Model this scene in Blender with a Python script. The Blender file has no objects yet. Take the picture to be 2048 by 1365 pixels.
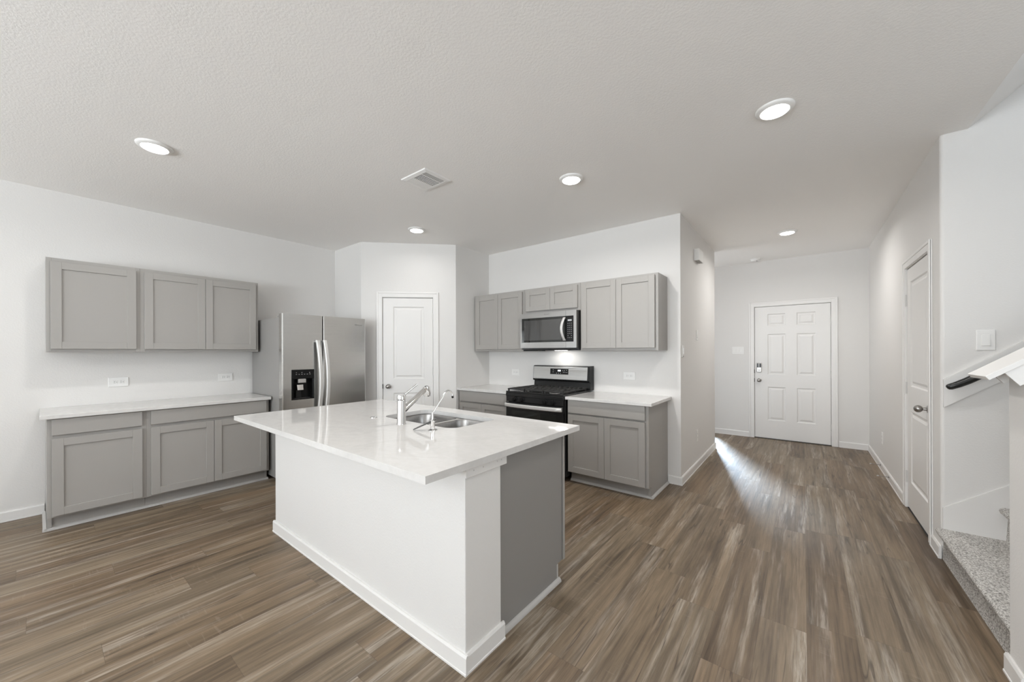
import bpy, bmesh, math, random
from mathutils import Vector, Matrix
random.seed(7)
SC = bpy.context.scene
COL = SC.collection
R = math.radians

# ------------------------------------------------------------------ camera
cam_d = bpy.data.cameras.new('camera')
cam = bpy.data.objects.new('camera', cam_d)
COL.objects.link(cam)
cam_d.sensor_width = 36.0
cam_d.lens = 743.0 / 2048 * 36.0
cam_d.shift_y = (705.0 - 682.5) / 2048
cam_d.clip_start = 0.05
_yaw, _roll = R(38.1), R(-0.2)
_f = Vector((-math.sin(_yaw), math.cos(_yaw), 0))
_r = Vector((math.cos(_yaw), math.sin(_yaw), 0))
_u = Vector((0, 0, 1))
_r2 = _r * math.cos(_roll) + _u * math.sin(_roll)
_u2 = -_r * math.sin(_roll) + _u * math.cos(_roll)
_m = Matrix((( _r2.x, _u2.x, -_f.x, 0), (_r2.y, _u2.y, -_f.y, 0), (_r2.z, _u2.z, -_f.z, 1.346), (0, 0, 0, 1)))
cam.matrix_world = _m
SC.camera = cam

# ------------------------------------------------------------------ world, view, daylight
SC.view_settings.view_transform = 'Standard'
SC.view_settings.look = 'None'
SC.view_settings.gamma = 1.0
SC.view_settings.use_curve_mapping = False
SC.view_settings.exposure = 0.42
SC.cycles.use_denoising = True
SC.cycles.max_bounces = 14
SC.cycles.diffuse_bounces = 8
SC.cycles.glossy_bounces = 6
SC.cycles.caustics_reflective = False
SC.cycles.caustics_refractive = False
SC.cycles.sample_clamp_indirect = 6.0

W = bpy.data.worlds.new('sky')
SC.world = W
W.use_nodes = True
W.node_tree.nodes['Background'].inputs[0].default_value = (0.80, 0.90, 1.0, 1)
W.node_tree.nodes['Background'].inputs[1].default_value = 1.0

def area(name, loc, size, energy, rot, color=(1, 1, 1), shape='RECTANGLE', spread=180):
    l = bpy.data.lights.new(name, 'AREA')
    l.shape = shape
    l.size = size[0]
    if shape == 'RECTANGLE':
        l.size_y = size[1]
    l.energy = energy
    l.color = color
    l.spread = R(spread)
    o = bpy.data.objects.new(name, l)
    COL.objects.link(o)
    o.location = loc
    o.rotation_euler = rot
    return o

CEIL = 2.743
Y_BACK = -4.30
X_EAST = 3.00
WINDOWS = [(-4.3, -2.7), (-2.3, -0.7), (-0.3, 1.3)]          # daylight windows in the wall behind the camera
for a, b in WINDOWS:
    area('window_and_fill_daylight', ((a + b) / 2, Y_BACK - 0.16, 1.50), (b - a, 1.7), (76, 205, 84)[WINDOWS.index((a, b))], (R(90 + 60), 0, 0), (0.88, 0.945, 1.0))
EAST_FILL_WIN = (0.1, 1.7)                                       # unseen window added on the right to light the island end
area('window_and_fill_daylight', (X_EAST + 0.16, sum(EAST_FILL_WIN) / 2, 1.5), (EAST_FILL_WIN[1] - EAST_FILL_WIN[0], 1.7), 24, (R(90 + 32), 0, R(90)), (0.88, 0.945, 1.0))  # fill lamp added to brighten the island end from the right
SIDE_FILL_WIN = (4.7, 6.3)                                         # unseen window added past the hall corner to brighten the hall
area('window_and_fill_daylight', (-3.7 - 0.16, 5.5, 1.5), (1.6, 1.7), 32, (R(90 + 62), 0, R(-90)), (0.98, 0.985, 1.0))  # fill lamp added to lift the hall walls, floor and ceiling
# cool daylight falling through the narrow entry-side window onto the hall floor
sun_d = bpy.data.lights.new('daylight_beam', 'SUN')
sun_d.energy = 13.0
sun_d.angle = R(11)
sun_d.color = (0.62, 0.80, 1.0)
sun = bpy.data.objects.new('daylight_beam', sun_d)
COL.objects.link(sun)
sun.rotation_euler = Vector((0.39, -1.0, -0.62)).to_track_quat('-Z', 'Y').to_euler()

# ------------------------------------------------------------------ materials
def lin(c):
    c = c / 255.0
    return c / 12.92 if c <= 0.04045 else ((c + 0.055) / 1.055) ** 2.4
def rgb(r, g, b):
    return (lin(r), lin(g), lin(b), 1)

def new_mat(name):
    m = bpy.data.materials.new(name)
    m.use_nodes = True
    nt = m.node_tree
    return m, nt, nt.nodes['Principled BSDF']

def mat(name, color, rough=0.5, metal=0.0, spec=0.5, aniso=0.0, bump=None, emit=None):
    m, nt, p = new_mat(name)
    p.inputs['Base Color'].default_value = color
    p.inputs['Roughness'].default_value = rough
    p.inputs['Metallic'].default_value = metal
    p.inputs['Specular IOR Level'].default_value = spec
    p.inputs['Anisotropic'].default_value = aniso
    if emit:
        p.inputs['Emission Color'].default_value = emit[0]
        p.inputs['Emission Strength'].default_value = emit[1]
    if bump:
        scale, strength, dist = bump
        tc = nt.nodes.new('ShaderNodeTexCoord')
        n = nt.nodes.new('ShaderNodeTexNoise')
        n.inputs['Scale'].default_value = scale
        n.inputs['Detail'].default_value = 3
        b = nt.nodes.new('ShaderNodeBump')
        b.inputs['Strength'].default_value = strength
        b.inputs['Distance'].default_value = dist
        nt.links.new(tc.outputs['Object'], n.inputs['Vector'])
        nt.links.new(n.outputs['Fac'], b.inputs['Height'])
        nt.links.new(b.outputs['Normal'], p.inputs['Normal'])
    return m

class NT:
    """small helper to wire shader nodes"""
    def __init__(s, nt): s.nt = nt
    def n(s, typ, **kw):
        o = s.nt.nodes.new(typ)
        for k, v in kw.items(): setattr(o, k, v)
        return o
    def val(s, sock, v):
        if hasattr(v, 'links') or isinstance(v, bpy.types.NodeSocket): s.nt.links.new(v, sock)
        else: sock.default_value = v
    def math(s, op, a, b=0.0, c=None):
        o = s.n('ShaderNodeMath', operation=op)
        s.val(o.inputs[0], a); s.val(o.inputs[1], b)
        if c is not None: s.val(o.inputs[2], c)
        return o.outputs[0]
    def xyz(s, x, y, z):
        o = s.n('ShaderNodeCombineXYZ')
        s.val(o.inputs[0], x); s.val(o.inputs[1], y); s.val(o.inputs[2], z)
        return o.outputs[0]
    def noise(s, vec, scale=1.0, detail=2.0, rough=0.5, dist=0.0):
        o = s.n('ShaderNodeTexNoise')
        s.nt.links.new(vec, o.inputs['Vector'])
        o.inputs['Scale'].default_value = scale; o.inputs['Detail'].default_value = detail
        o.inputs['Roughness'].default_value = rough; o.inputs['Distortion'].default_value = dist
        return o.outputs['Fac']
    def ramp(s, fac, stops):
        o = s.n('ShaderNodeValToRGB')
        s.nt.links.new(fac, o.inputs[0])
        e = o.color_ramp.elements
        while len(e) < len(stops): e.new(0.5)
        for i, (p, c) in enumerate(stops):
            e[i].position = p; e[i].color = c
        return o.outputs[0]
    def mix(s, fac, a, b, blend='MIX'):
        o = s.n('ShaderNodeMix', data_type='RGBA', blend_type=blend)
        s.val(o.inputs[0], fac); s.val(o.inputs[6], a); s.val(o.inputs[7], b)
        return o.outputs[2]

def floor_material():
    m, nt, p = new_mat('vinyl_plank_floor')
    k = NT(nt)
    tc = k.n('ShaderNodeTexCoord')
    sep = k.n('ShaderNodeSeparateXYZ')
    nt.links.new(tc.outputs['Object'], sep.inputs[0])
    X, Y = sep.outputs[0], sep.outputs[1]
    u = k.math('DIVIDE', k.math('SUBTRACT', X, 0.009), 0.184)
    row = k.math('FLOOR', u)
    fu = k.math('FRACT', u)
    wn = k.n('ShaderNodeTexWhiteNoise', noise_dimensions='1D')
    nt.links.new(row, wn.inputs['W'])
    v = k.math('ADD', k.math('DIVIDE', Y, 1.22), k.math('MULTIPLY', wn.outputs['Value'], 7.0))
    colm = k.math('FLOOR', v)
    fv = k.math('FRACT', v)
    w2 = k.n('ShaderNodeTexWhiteNoise', noise_dimensions='2D')
    nt.links.new(k.xyz(row, colm, 0.0), w2.inputs['Vector'])
    rnd = w2.outputs['Value']
    sc = k.n('ShaderNodeSeparateColor')
    nt.links.new(w2.outputs['Color'], sc.inputs[0])
    off = k.math('MULTIPLY', rnd, 37.0)
    # plank tone
    tone = k.ramp(rnd, [(0.0, rgb(115, 98, 79)), (0.25, rgb(128, 109, 88)), (0.5, rgb(131, 117, 99)), (0.75, rgb(129, 111, 90)), (1.0, rgb(137, 122, 103))])
    # broad soft clouds along the plank
    c1 = k.noise(k.xyz(k.math('MULTIPLY', X, 8.0), k.math('MULTIPLY', Y, 0.9), off), 1.0, 4.0, 0.6, 0.3)
    tone = k.mix(1.0, tone, k.ramp(c1, [(0.30, (0.45, 0.43, 0.41, 1)), (0.50, (0.79, 0.775, 0.755, 1)), (0.72, (1.03, 1.02, 1.01, 1))]), 'MULTIPLY')
    # long fine streaks
    s1 = k.noise(k.xyz(k.math('MULTIPLY', X, 48.0), k.math('MULTIPLY', Y, 0.9), k.math('ADD', off, 53.0)), 1.0, 3.0, 0.6, 0.1)
    tone = k.mix(1.0, tone, k.ramp(s1, [(0.28, (0.62, 0.61, 0.60, 1)), (0.48, (1.0, 1.0, 1.0, 1)), (0.75, (1.22, 1.22, 1.22, 1))]), 'MULTIPLY')
    # fine fibre shared by the lime wash and the dark grain
    g = k.noise(k.xyz(k.math('MULTIPLY', X, 130.0), k.math('MULTIPLY', Y, 6.0), off), 1.0, 5.0, 0.65)
    g2 = k.noise(k.xyz(k.math('MULTIPLY', X, 75.0), k.math('MULTIPLY', Y, 4.5), k.math('ADD', off, 21.0)), 1.0, 5.0, 0.65)
    tone = k.mix(0.8, tone, k.ramp(g, [(0.25, (0.72, 0.71, 0.69, 1)), (0.75, (1.24, 1.24, 1.24, 1))]), 'MULTIPLY')
    # pale lime wash caught in the fibre, in long patches
    c2 = k.noise(k.xyz(k.math('MULTIPLY', X, 16.0), k.math('MULTIPLY', Y, 0.75), k.math('ADD', off, 11.0)), 1.0, 4.0, 0.60, 0.35)
    lime = k.math('MULTIPLY', k.ramp(c2, [(0.50, (0, 0, 0, 1)), (0.68, (1, 1, 1, 1))]), k.ramp(g2, [(0.40, (0.15, 0.15, 0.15, 1)), (0.60, (1, 1, 1, 1))]))
    tone = k.mix(k.math('MULTIPLY', lime, 0.46), tone, rgb(203, 193, 180))
    # dark weathered fibre
    c6 = k.noise(k.xyz(k.math('MULTIPLY', X, 15.0), k.math('MULTIPLY', Y, 0.7), k.math('ADD', off, 31.0)), 1.0, 4.0, 0.6, 0.3)
    dark = k.math('MULTIPLY', k.ramp(c6, [(0.54, (0, 0, 0, 1)), (0.70, (1, 1, 1, 1))]), k.ramp(g2, [(0.40, (1, 1, 1, 1)), (0.58, (0.1, 0.1, 0.1, 1))]))
    tone = k.mix(k.math('MULTIPLY', dark, 0.5), tone, rgb(74, 60, 49))
    # cross saw marks, short and pale
    c3 = k.noise(k.xyz(k.math('MULTIPLY', X, 10.0), k.math('MULTIPLY', Y, 85.0), off), 1.0, 2.0, 0.5, 0.5)
    c4 = k.noise(k.xyz(k.math('MULTIPLY', X, 6.0), k.math('MULTIPLY', Y, 3.0), k.math('ADD', off, 5.0)), 1.0, 2.0, 0.5)
    saw = k.math('MULTIPLY', k.ramp(c3, [(0.60, (0, 0, 0, 1)), (0.70, (1, 1, 1, 1))]), k.ramp(c4, [(0.56, (0, 0, 0, 1)), (0.66, (1, 1, 1, 1))]))
    tone = k.mix(k.math('MULTIPLY', saw, 0.09), tone, rgb(200, 189, 176))
    # thin winding cracks
    c5 = k.noise(k.xyz(k.math('MULTIPLY', X, 15.0), k.math('MULTIPLY', Y, 0.75), k.math('ADD', off, 3.0)), 1.0, 2.5, 0.55, 0.15)
    c7 = k.noise(k.xyz(k.math('MULTIPLY', X, 5.0), k.math('MULTIPLY', Y, 2.2), k.math('ADD', off, 43.0)), 1.0, 2.0, 0.5)
    ridge = k.math('ABSOLUTE', k.math('SUBTRACT', c5, 0.5))
    crk = k.math('MULTIPLY', k.ramp(ridge, [(0.0, (1, 1, 1, 1)), (0.016, (0, 0, 0, 1))]), k.ramp(c7, [(0.50, (0, 0, 0, 1)), (0.60, (1, 1, 1, 1))]))
    tone = k.mix(k.math('MULTIPLY', crk, 0.7), tone, rgb(52, 41, 33))
    # seams
    su = k.math('LESS_THAN', k.math('MINIMUM', fu, k.math('SUBTRACT', 1.0, fu)), 0.0055)
    sv = k.math('LESS_THAN', k.math('MINIMUM', fv, k.math('SUBTRACT', 1.0, fv)), 0.0008)
    seam = k.math('MAXIMUM', su, sv)
    tone = k.mix(k.math('MULTIPLY', seam, 0.42), tone, rgb(70, 56, 45))
    nt.links.new(tone, p.inputs['Base Color'])
    p.inputs['Roughness'].default_value = 0.42
    p.inputs['Specular IOR Level'].default_value = 0.38
    b = k.n('ShaderNodeBump')
    b.inputs['Strength'].default_value = 0.12
    b.inputs['Distance'].default_value = 0.001
    nt.links.new(k.math('SUBTRACT', g, seam), b.inputs['Height'])
    nt.links.new(b.outputs['Normal'], p.inputs['Normal'])
    return m

def textured_paint(name, color, rough, scale, strength, dist):
    m, nt, p = new_mat(name)
    k = NT(nt)
    p.inputs['Base Color'].default_value = color
    p.inputs['Roughness'].default_value = rough
    p.inputs['Specular IOR Level'].default_value = 0.25
    tc = k.n('ShaderNodeTexCoord')
    n = k.noise(tc.outputs['Object'], scale, 3.0, 0.55, 0.3)
    h = k.ramp(n, [(0.42, (0, 0, 0, 1)), (0.60, (1, 1, 1, 1))])
    b = k.n('ShaderNodeBump')
    b.inputs['Strength'].default_value = strength
    b.inputs['Distance'].default_value = dist
    nt.links.new(h, b.inputs['Height'])
    nt.links.new(b.outputs['Normal'], p.inputs['Normal'])
    return m

def quartz_material():
    m, nt, p = new_mat('white_quartz')
    k = NT(nt)
    tc = k.n('ShaderNodeTexCoord')
    n1 = k.noise(tc.outputs['Object'], 3.2, 6.0, 0.62, 1.6)
    n2 = k.noise(tc.outputs['Object'], 30.0, 4.0, 0.6, 0.2)
    c = k.ramp(n1, [(0.40, (0.645, 0.632, 0.615, 1)), (0.50, (0.66, 0.647, 0.63, 1)), (0.60, (0.63, 0.617, 0.60, 1))])
    c = k.mix(0.5, c, k.ramp(n2, [(0.35, (0.95, 0.945, 0.94, 1)), (0.65, (1.03, 1.03, 1.03, 1))]), 'MULTIPLY')
    nt.links.new(c, p.inputs['Base Color'])
    p.inputs['Roughness'].default_value = 0.055
    p.inputs['Specular IOR Level'].default_value = 0.5
    return m

def steel_material(name, base, rough, scale_vec, aniso=0.6, rot=0.0):
    m, nt, p = new_mat(name)
    k = NT(nt)
    tc = k.n('ShaderNodeTexCoord')
    mp = k.n('ShaderNodeMapping')
    mp.inputs['Scale'].default_value = scale_vec
    nt.links.new(tc.outputs['Object'], mp.inputs['Vector'])
    n = k.noise(mp.outputs[0], 1.0, 3.0, 0.6)
    nt.links.new(k.ramp(n, [(0.3, (base[0] * .93, base[1] * .93, base[2] * .93, 1)), (0.7, (base[0] * 1.05, base[1] * 1.05, base[2] * 1.05, 1))]), p.inputs['Base Color'])
    p.inputs['Metallic'].default_value = 1.0
    p.inputs['Roughness'].default_value = rough
    p.inputs['Anisotropic'].default_value = aniso
    p.inputs['Anisotropic Rotation'].default_value = rot
    return m

def carpet_material():
    m, nt, p = new_mat('speckled_grey_carpet')
    k = NT(nt)
    tc = k.n('ShaderNodeTexCoord')
    n = k.noise(tc.outputs['Object'], 150.0, 3.0, 0.7)
    n2 = k.noise(tc.outputs['Object'], 9.0, 2.0, 0.5)
    c = k.ramp(n, [(0.34, rgb(110, 106, 102)), (0.46, rgb(178, 174, 169)), (0.58, rgb(222, 219, 214)), (0.72, rgb(240, 238, 234))])
    c = k.mix(0.5, c, k.ramp(n2, [(0.3, (0.85, 0.85, 0.85, 1)), (0.7, (1.05, 1.05, 1.05, 1))]), 'MULTIPLY')
    nt.links.new(c, p.inputs['Base Color'])
    p.inputs['Roughness'].default_value = 0.95
    p.inputs['Specular IOR Level'].default_value = 0.1
    b = k.n('ShaderNodeBump')
    b.inputs['Strength'].default_value = 0.9
    b.inputs['Distance'].default_value = 0.006
    nt.links.new(n, b.inputs['Height'])
    nt.links.new(b.outputs['Normal'], p.inputs['Normal'])
    return m

M = {}
M['floor'] = floor_material()
M['wall'] = textured_paint('wall_paint', (0.72, 0.705, 0.685, 1), 0.65, 95.0, 0.15, 0.0015)
M['ceiling'] = textured_paint('ceiling_paint', (0.90, 0.885, 0.865, 1), 0.75, 85.0, 0.17, 0.002)
M['trim'] = mat('white_trim_paint', (0.765, 0.75, 0.73, 1), 0.35)
M['door'] = mat('white_door_paint', (0.755, 0.74, 0.72, 1), 0.38)
M['cabinet'] = mat('grey_cabinet_paint', (0.345, 0.329, 0.308, 1), 0.40, bump=(60, 0.03, 0.001))
M['panel'] = mat('shaded_grey_end_panel', (0.265, 0.254, 0.242, 1), 0.5)  # cabinet paint with the shade of the end face put into its colour
M['shadowgap'] = mat('gap_shade', (0.03, 0.028, 0.026, 1), 0.8)
M['quartz'] = quartz_material()
M['steel'] = steel_material('brushed_stainless', (0.70, 0.69, 0.67), 0.22, (2.0, 2.0, 260.0), 0.6)
M['steel_light'] = steel_material('pale_stainless', (0.37, 0.362, 0.35), 0.28, (2.0, 2.0, 260.0), 0.5)
M['steel_dull'] = steel_material('satin_stainless', (0.66, 0.645, 0.62), 0.42, (2.0, 2.0, 220.0), 0.2)
M['steel_sink'] = steel_material('sink_stainless', (0.40, 0.39, 0.38), 0.26, (90.0, 90.0, 2.0), 0.4)
M['fridge_side'] = mat('grey_enamel_side', (0.27, 0.262, 0.25, 1), 0.38)
M['handle'] = mat('satin_silver_handle', (0.70, 0.69, 0.67, 1), 0.38, 0.45)
M['chrome'] = mat('chrome', (0.80, 0.79, 0.78, 1), 0.06, 1.0)
M['nickel'] = mat('satin_nickel', (0.36, 0.345, 0.33, 1), 0.28, 1.0)
M['hinge'] = mat('painted_hinge', (0.62, 0.61, 0.59, 1), 0.35, 0.0)
M['black'] = mat('black_enamel', (0.012, 0.012, 0.012, 1), 0.22)
M['black_matte'] = mat('black_cast_iron', (0.022, 0.021, 0.02, 1), 0.55)
M['black_panel'] = mat('black_plastic', (0.008, 0.008, 0.008, 1), 0.22, 0.0, 0.25)
M['black_glass'] = mat('dark_oven_glass', (0.014, 0.015, 0.013, 1), 0.04, 0.0, 0.6)
M['mw_glass'] = mat('smoked_door_glass', (0.045, 0.044, 0.042, 1), 0.05, 0.0, 1.0)
M['plastic'] = mat('white_plastic', (0.80, 0.79, 0.77, 1), 0.32)
M['slot'] = mat('socket_slot', (0.10, 0.095, 0.09, 1), 0.6)
M['legend'] = mat('pale_legend_print', (0.55, 0.55, 0.54, 1), 0.5)
M['display'] = mat('lit_clock_display', (0.6, 0.6, 0.6, 1), 0.3, emit=((0.92, 0.97, 1.0, 1), 0.9))
M['dim_display'] = mat('dim_clock_display', (0.35, 0.36, 0.36, 1), 0.3, emit=((0.9, 0.95, 1.0, 1), 0.10))
M['mark'] = mat('grey_brand_print', (0.17, 0.165, 0.155, 1), 0.4)
M['carpet'] = carpet_material()
M['rail'] = mat('black_wrapped_handrail', (0.010, 0.010, 0.009, 1), 0.33, bump=(40, 0.15, 0.004))
M['lens'] = mat('lit_lamp_lens', (1, 1, 1, 1), 0.5, emit=((1.0, 0.985, 0.96, 1), 9.0))
M['vent_dark'] = mat('duct_shadow', (0.02, 0.02, 0.02, 1), 0.9)
M['screw'] = mat('nail_putty', (0.55, 0.54, 0.52, 1), 0.6)
M['shoe'] = mat('grey_shoe_moulding', (0.47, 0.455, 0.435, 1), 0.4)
M['steel_flat'] = mat('lever_underside', (0.06, 0.058, 0.055, 1), 0.35)

# ------------------------------------------------------------------ mesh helpers
class MB:
    def __init__(s): s.bm = bmesh.new()
    def box(s, x0, x1, y0, y1, z0, z1, bev=0.0, seg=2):
        return s.hexa([(x0, y0, z0), (x1, y0, z0), (x1, y1, z0), (x0, y1, z0), (x0, y0, z1), (x1, y0, z1), (x1, y1, z1), (x0, y1, z1)], bev, seg)
    def hexa(s, P, bev=0.0, seg=2):
        v = [s.bm.verts.new(p) for p in P]
        fs = [s.bm.faces.new([v[i] for i in q]) for q in ((0, 3, 2, 1), (4, 5, 6, 7), (0, 1, 5, 4), (1, 2, 6, 5), (2, 3, 7, 6), (3, 0, 4, 7))]
        if bev > 0:
            es = list({e for f in fs for e in f.edges})
            bmesh.ops.bevel(s.bm, geom=es, offset=bev, segments=seg, profile=0.5, affect='EDGES', clamp_overlap=True)
        return s
    def prism(s, poly, to3, d0, d1):
        """polygon in (u, v) extruded along depth d; to3 maps (u, v, d)"""
        a = [s.bm.verts.new(to3(u, v, d0)) for u, v in poly]
        b = [s.bm.verts.new(to3(u, v, d1)) for u, v in poly]
        n = len(poly)
        s.bm.faces.new(a); s.bm.faces.new(list(reversed(b)))
        for i in range(n):
            s.bm.faces.new((a[i], b[i], b[(i + 1) % n], a[(i + 1) % n]))
        return s
    def loft(s, rings, close=True, cap0=True, cap1=True):
        L = [[s.bm.verts.new(p) for p in r] for r in rings]
        n = len(L[0])
        for i in range(len(L) - 1):
            for j in range(n if close else n - 1):
                s.bm.faces.new((L[i][j], L[i][(j + 1) % n], L[i + 1][(j + 1) % n], L[i + 1][j]))
        if cap0: s.bm.faces.new(list(reversed(L[0])))
        if cap1: s.bm.faces.new(L[-1])
        return s
    def lathe(s, prof, c, axis=(0, 0, 1), seg=24, cap0=True, cap1=True):
        """prof: (radius, distance along the axis) from c"""
        ax = Vector(axis).normalized()
        t = Vector((1, 0, 0)) if abs(ax.x) < 0.9 else Vector((0, 1, 0))
        e1 = ax.cross(t).normalized(); e2 = ax.cross(e1)
        c = Vector(c)
        rings = []
        for r, h in prof:
            rings.append([c + ax * h + (e1 * math.cos(2 * math.pi * i / seg) + e2 * math.sin(2 * math.pi * i / seg)) * max(r, 1e-5) for i in range(seg)])
        return s.loft(rings, True, cap0, cap1)
    def cyl(s, p0, p1, r, seg=20, r1=None):
        p0, p1 = Vector(p0), Vector(p1)
        return s.lathe([(r, 0), (r if r1 is None else r1, (p1 - p0).length)], p0, p1 - p0, seg)
    def tube(s, pts, r, seg=14, flat=None):
        pts = [Vector(p) for p in pts]
        rr = r if isinstance(r, (list, tuple)) else [r] * len(pts)
        rings = []; prev = None
        for i, p in enumerate(pts):
            d = (pts[min(i + 1, len(pts) - 1)] - pts[max(i - 1, 0)]).normalized()
            if prev is None:
                t = Vector((0, 0, 1)) if abs(d.z) < 0.9 else Vector((1, 0, 0))
                e1 = d.cross(t).normalized()
            else:
                e1 = (prev - d * prev.dot(d)).normalized()
            prev = e1
            e2 = d.cross(e1)
            w = rr[i]
            rings.append([p + (e1 * math.cos(2 * math.pi * j / seg) * w + e2 * math.sin(2 * math.pi * j / seg) * w * (flat or 1)) for j in range(seg)])
        return s.loft(rings)
    def build(s, name, material, parent=None, origin=None, smooth=None):
        bm = s.bm
        bmesh.ops.recalc_face_normals(bm, faces=bm.faces[:])
        vs = [v.co for v in bm.verts]
        mn = Vector((min(v.x for v in vs), min(v.y for v in vs), min(v.z for v in vs)))
        mx = Vector((max(v.x for v in vs), max(v.y for v in vs), max(v.z for v in vs)))
        o3 = Vector(origin) if origin is not None else Vector(((mn.x + mx.x) / 2, (mn.y + mx.y) / 2, mn.z))
        bmesh.ops.translate(bm, verts=bm.verts[:], vec=-o3)
        me = bpy.data.meshes.new(name)
        bm.to_mesh(me); bm.free()
        me.materials.append(material if not isinstance(material, str) else M[material])
        ob = bpy.data.objects.new(name, me)
        COL.objects.link(ob)
        if smooth:
            me.polygons.foreach_set('use_smooth', [True] * len(me.polygons))
            me.set_sharp_from_angle(angle=R(smooth))
        ob['w'] = list(o3)
        if parent is not None:
            ob.parent = parent
            ob.location = o3 - Vector(parent['w'])
        else:
            ob.location = o3
        return ob

def tag(o, label, cat, group=None, kind=None):
    o['label'] = label; o['category'] = cat
    if group: o['group'] = group
    if kind: o['kind'] = kind
    return o

def thing(name, label, cat, loc, group=None, kind=None):
    o = bpy.data.objects.new(name, None)
    o.empty_display_size = 0.05
    COL.objects.link(o)
    o.location = loc
    o['w'] = list(loc)
    return tag(o, label, cat, group, kind)

def struct(name, mb, m, label, cat, smooth=None):
    return tag(mb.build(name, m, None, None, smooth), label, cat, None, 'structure')

class Frame:
    """a vertical working plane: origin O, direction U along it, N out of it; depth d is positive outwards"""
    def __init__(s, O, U, N):
        s.O, s.U, s.N = Vector(O), Vector(U).normalized(), Vector(N).normalized()
    def __call__(s, u, v, d=0.0):
        return tuple(s.O + s.U * u + Vector((0, 0, v)) + s.N * d)
    def box(s, mb, u0, u1, v0, v1, d0, d1, bev=0.0, seg=2):
        return mb.hexa([s(u0, v0, d0), s(u1, v0, d0), s(u1, v0, d1), s(u0, v0, d1), s(u0, v1, d0), s(u1, v1, d0), s(u1, v1, d1), s(u0, v1, d1)], bev, seg)

def rring(x0, x1, y0, y1, r, seg=6):
    """rounded rectangle outline, counter-clockwise; r one radius or four (ll, lr, ur, ul)"""
    rs = r if isinstance(r, (list, tuple)) else [r] * 4
    out = []
    for (cx, cy, a0, rr) in ((x0, y0, 180, rs[0]), (x1, y0, 270, rs[1]), (x1, y1, 0, rs[2]), (x0, y1, 90, rs[3])):
        ccx = cx + rr if cx == x0 else cx - rr
        ccy = cy + rr if cy == y0 else cy - rr
        for i in range(seg + 1):
            a = R(a0 + 90 * i / seg)
            out.append((ccx + rr * math.cos(a), ccy + rr * math.sin(a)))
    return out

def plate_with_holes(mb, fr, w0, w1, h0, h1, holes, d):
    """front face at depth d with rectangular holes (face only)"""
    bm = mb.bm
    def loop(pts):
        v = [bm.verts.new(fr(u, q, d)) for u, q in pts]
        return v, [bm.edges.new((v[i], v[(i + 1) % len(v)])) for i in range(len(v))]
    us = sorted({w0, w1} | {h[0] for h in holes} | {h[1] for h in holes})
    vs = sorted({h0, h1} | {h[2] for h in holes} | {h[3] for h in holes})
    for i in range(len(us) - 1):
        for j in range(len(vs) - 1):
            cu, cv = (us[i] + us[i + 1]) / 2, (vs[j] + vs[j + 1]) / 2
            if any(h[0] < cu < h[1] and h[2] < cv < h[3] for h in holes):
                continue
            bm.faces.new([bm.verts.new(fr(a, b, d)) for a, b in ((us[i], vs[j]), (us[i + 1], vs[j]), (us[i + 1], vs[j + 1]), (us[i], vs[j + 1]))])

def moulded_slab(mb, fr, w, h, panels, thick, front=0.0):
    """door slab with moulded raised panels on its front"""
    plate_with_holes(mb, fr, 0, w, 0, h, panels, front)
    bm = mb.bm
    for (a, b, c, e) in panels:
        rings = []
        for off, dep in ((0, 0), (0.010, -0.009), (0.026, -0.009), (0.046, -0.002)):
            rings.append([fr(a + off, c + off, front + dep), fr(b - off, c + off, front + dep), fr(b - off, e - off, front + dep), fr(a + off, e - off, front + dep)])
        mb.loft(rings, True, False, True)
    # back and edges
    P = [fr(0, 0, front), fr(w, 0, front), fr(w, h, front), fr(0, h, front)]
    Q = [fr(0, 0, front - thick), fr(w, 0, front - thick), fr(w, h, front - thick), fr(0, h, front - thick)]
    mb.loft([Q, P], True, True, False)

def shaker(name, fr, u0, u1, v0, v1, d0, parent, mats='cabinet', st=0.058):
    """shaker door: two stiles, two rails and a recessed flat panel"""
    mb = MB()
    t = 0.020
    for a, b, c, e in ((u0, u0 + st, v0, v1), (u1 - st, u1, v0, v1), (u0 + st, u1 - st, v0, v0 + st), (u0 + st, u1 - st, v1 - st, v1)):
        fr.box(mb, a, b, c, e, d0, d0 + t, 0.0011, 1)
    fr.box(mb, u0 + st - 0.004, u1 - st + 0.004, v0 + st - 0.004, v1 - st + 0.004, d0 + 0.001, d0 + 0.010)
    return mb.build(name, M[mats], parent)

def slab_front(name, fr, u0, u1, v0, v1, d0, parent):
    mb = MB()
    fr.box(mb, u0, u1, v0, v1, d0, d0 + 0.020, 0.0018, 2)
    return mb.build(name, M['cabinet'], parent)

# ------------------------------------------------------------------ the room
XL = -5.045      # left wall
YR = 3.99        # range wall
XP = -3.545      # pantry side wall
XH = -0.972      # hall, left wall
YF = 6.92        # far wall with the entry door
XR = 0.70        # hall, right wall
YS = 3.61        # stair wall
HE = 5.815       # end of the hall's left wall
T = 0.12

fl = MB()
fl.box(XL - T, X_EAST + T, Y_BACK - T, YF + T, -0.10, 0.0)
tag(fl.build('floor', M['floor'], None, (0, 0, 0)), 'brown-grey wood plank floor running towards the entry door', 'floor', None, 'structure')

SX = 0.818       # edge of the ceiling over the stair
c = MB()
c.box(XL - T, SX, Y_BACK - T, YF + T, CEIL, CEIL + 0.12)
c.box(SX, X_EAST + T, Y_BACK - T, 2.415, CEIL, CEIL + 0.12)
tag(c.build('ceiling', M['ceiling'], None, (0, 0, 0)), 'white textured ceiling over the kitchen and hall', 'ceiling', None, 'structure')
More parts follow.
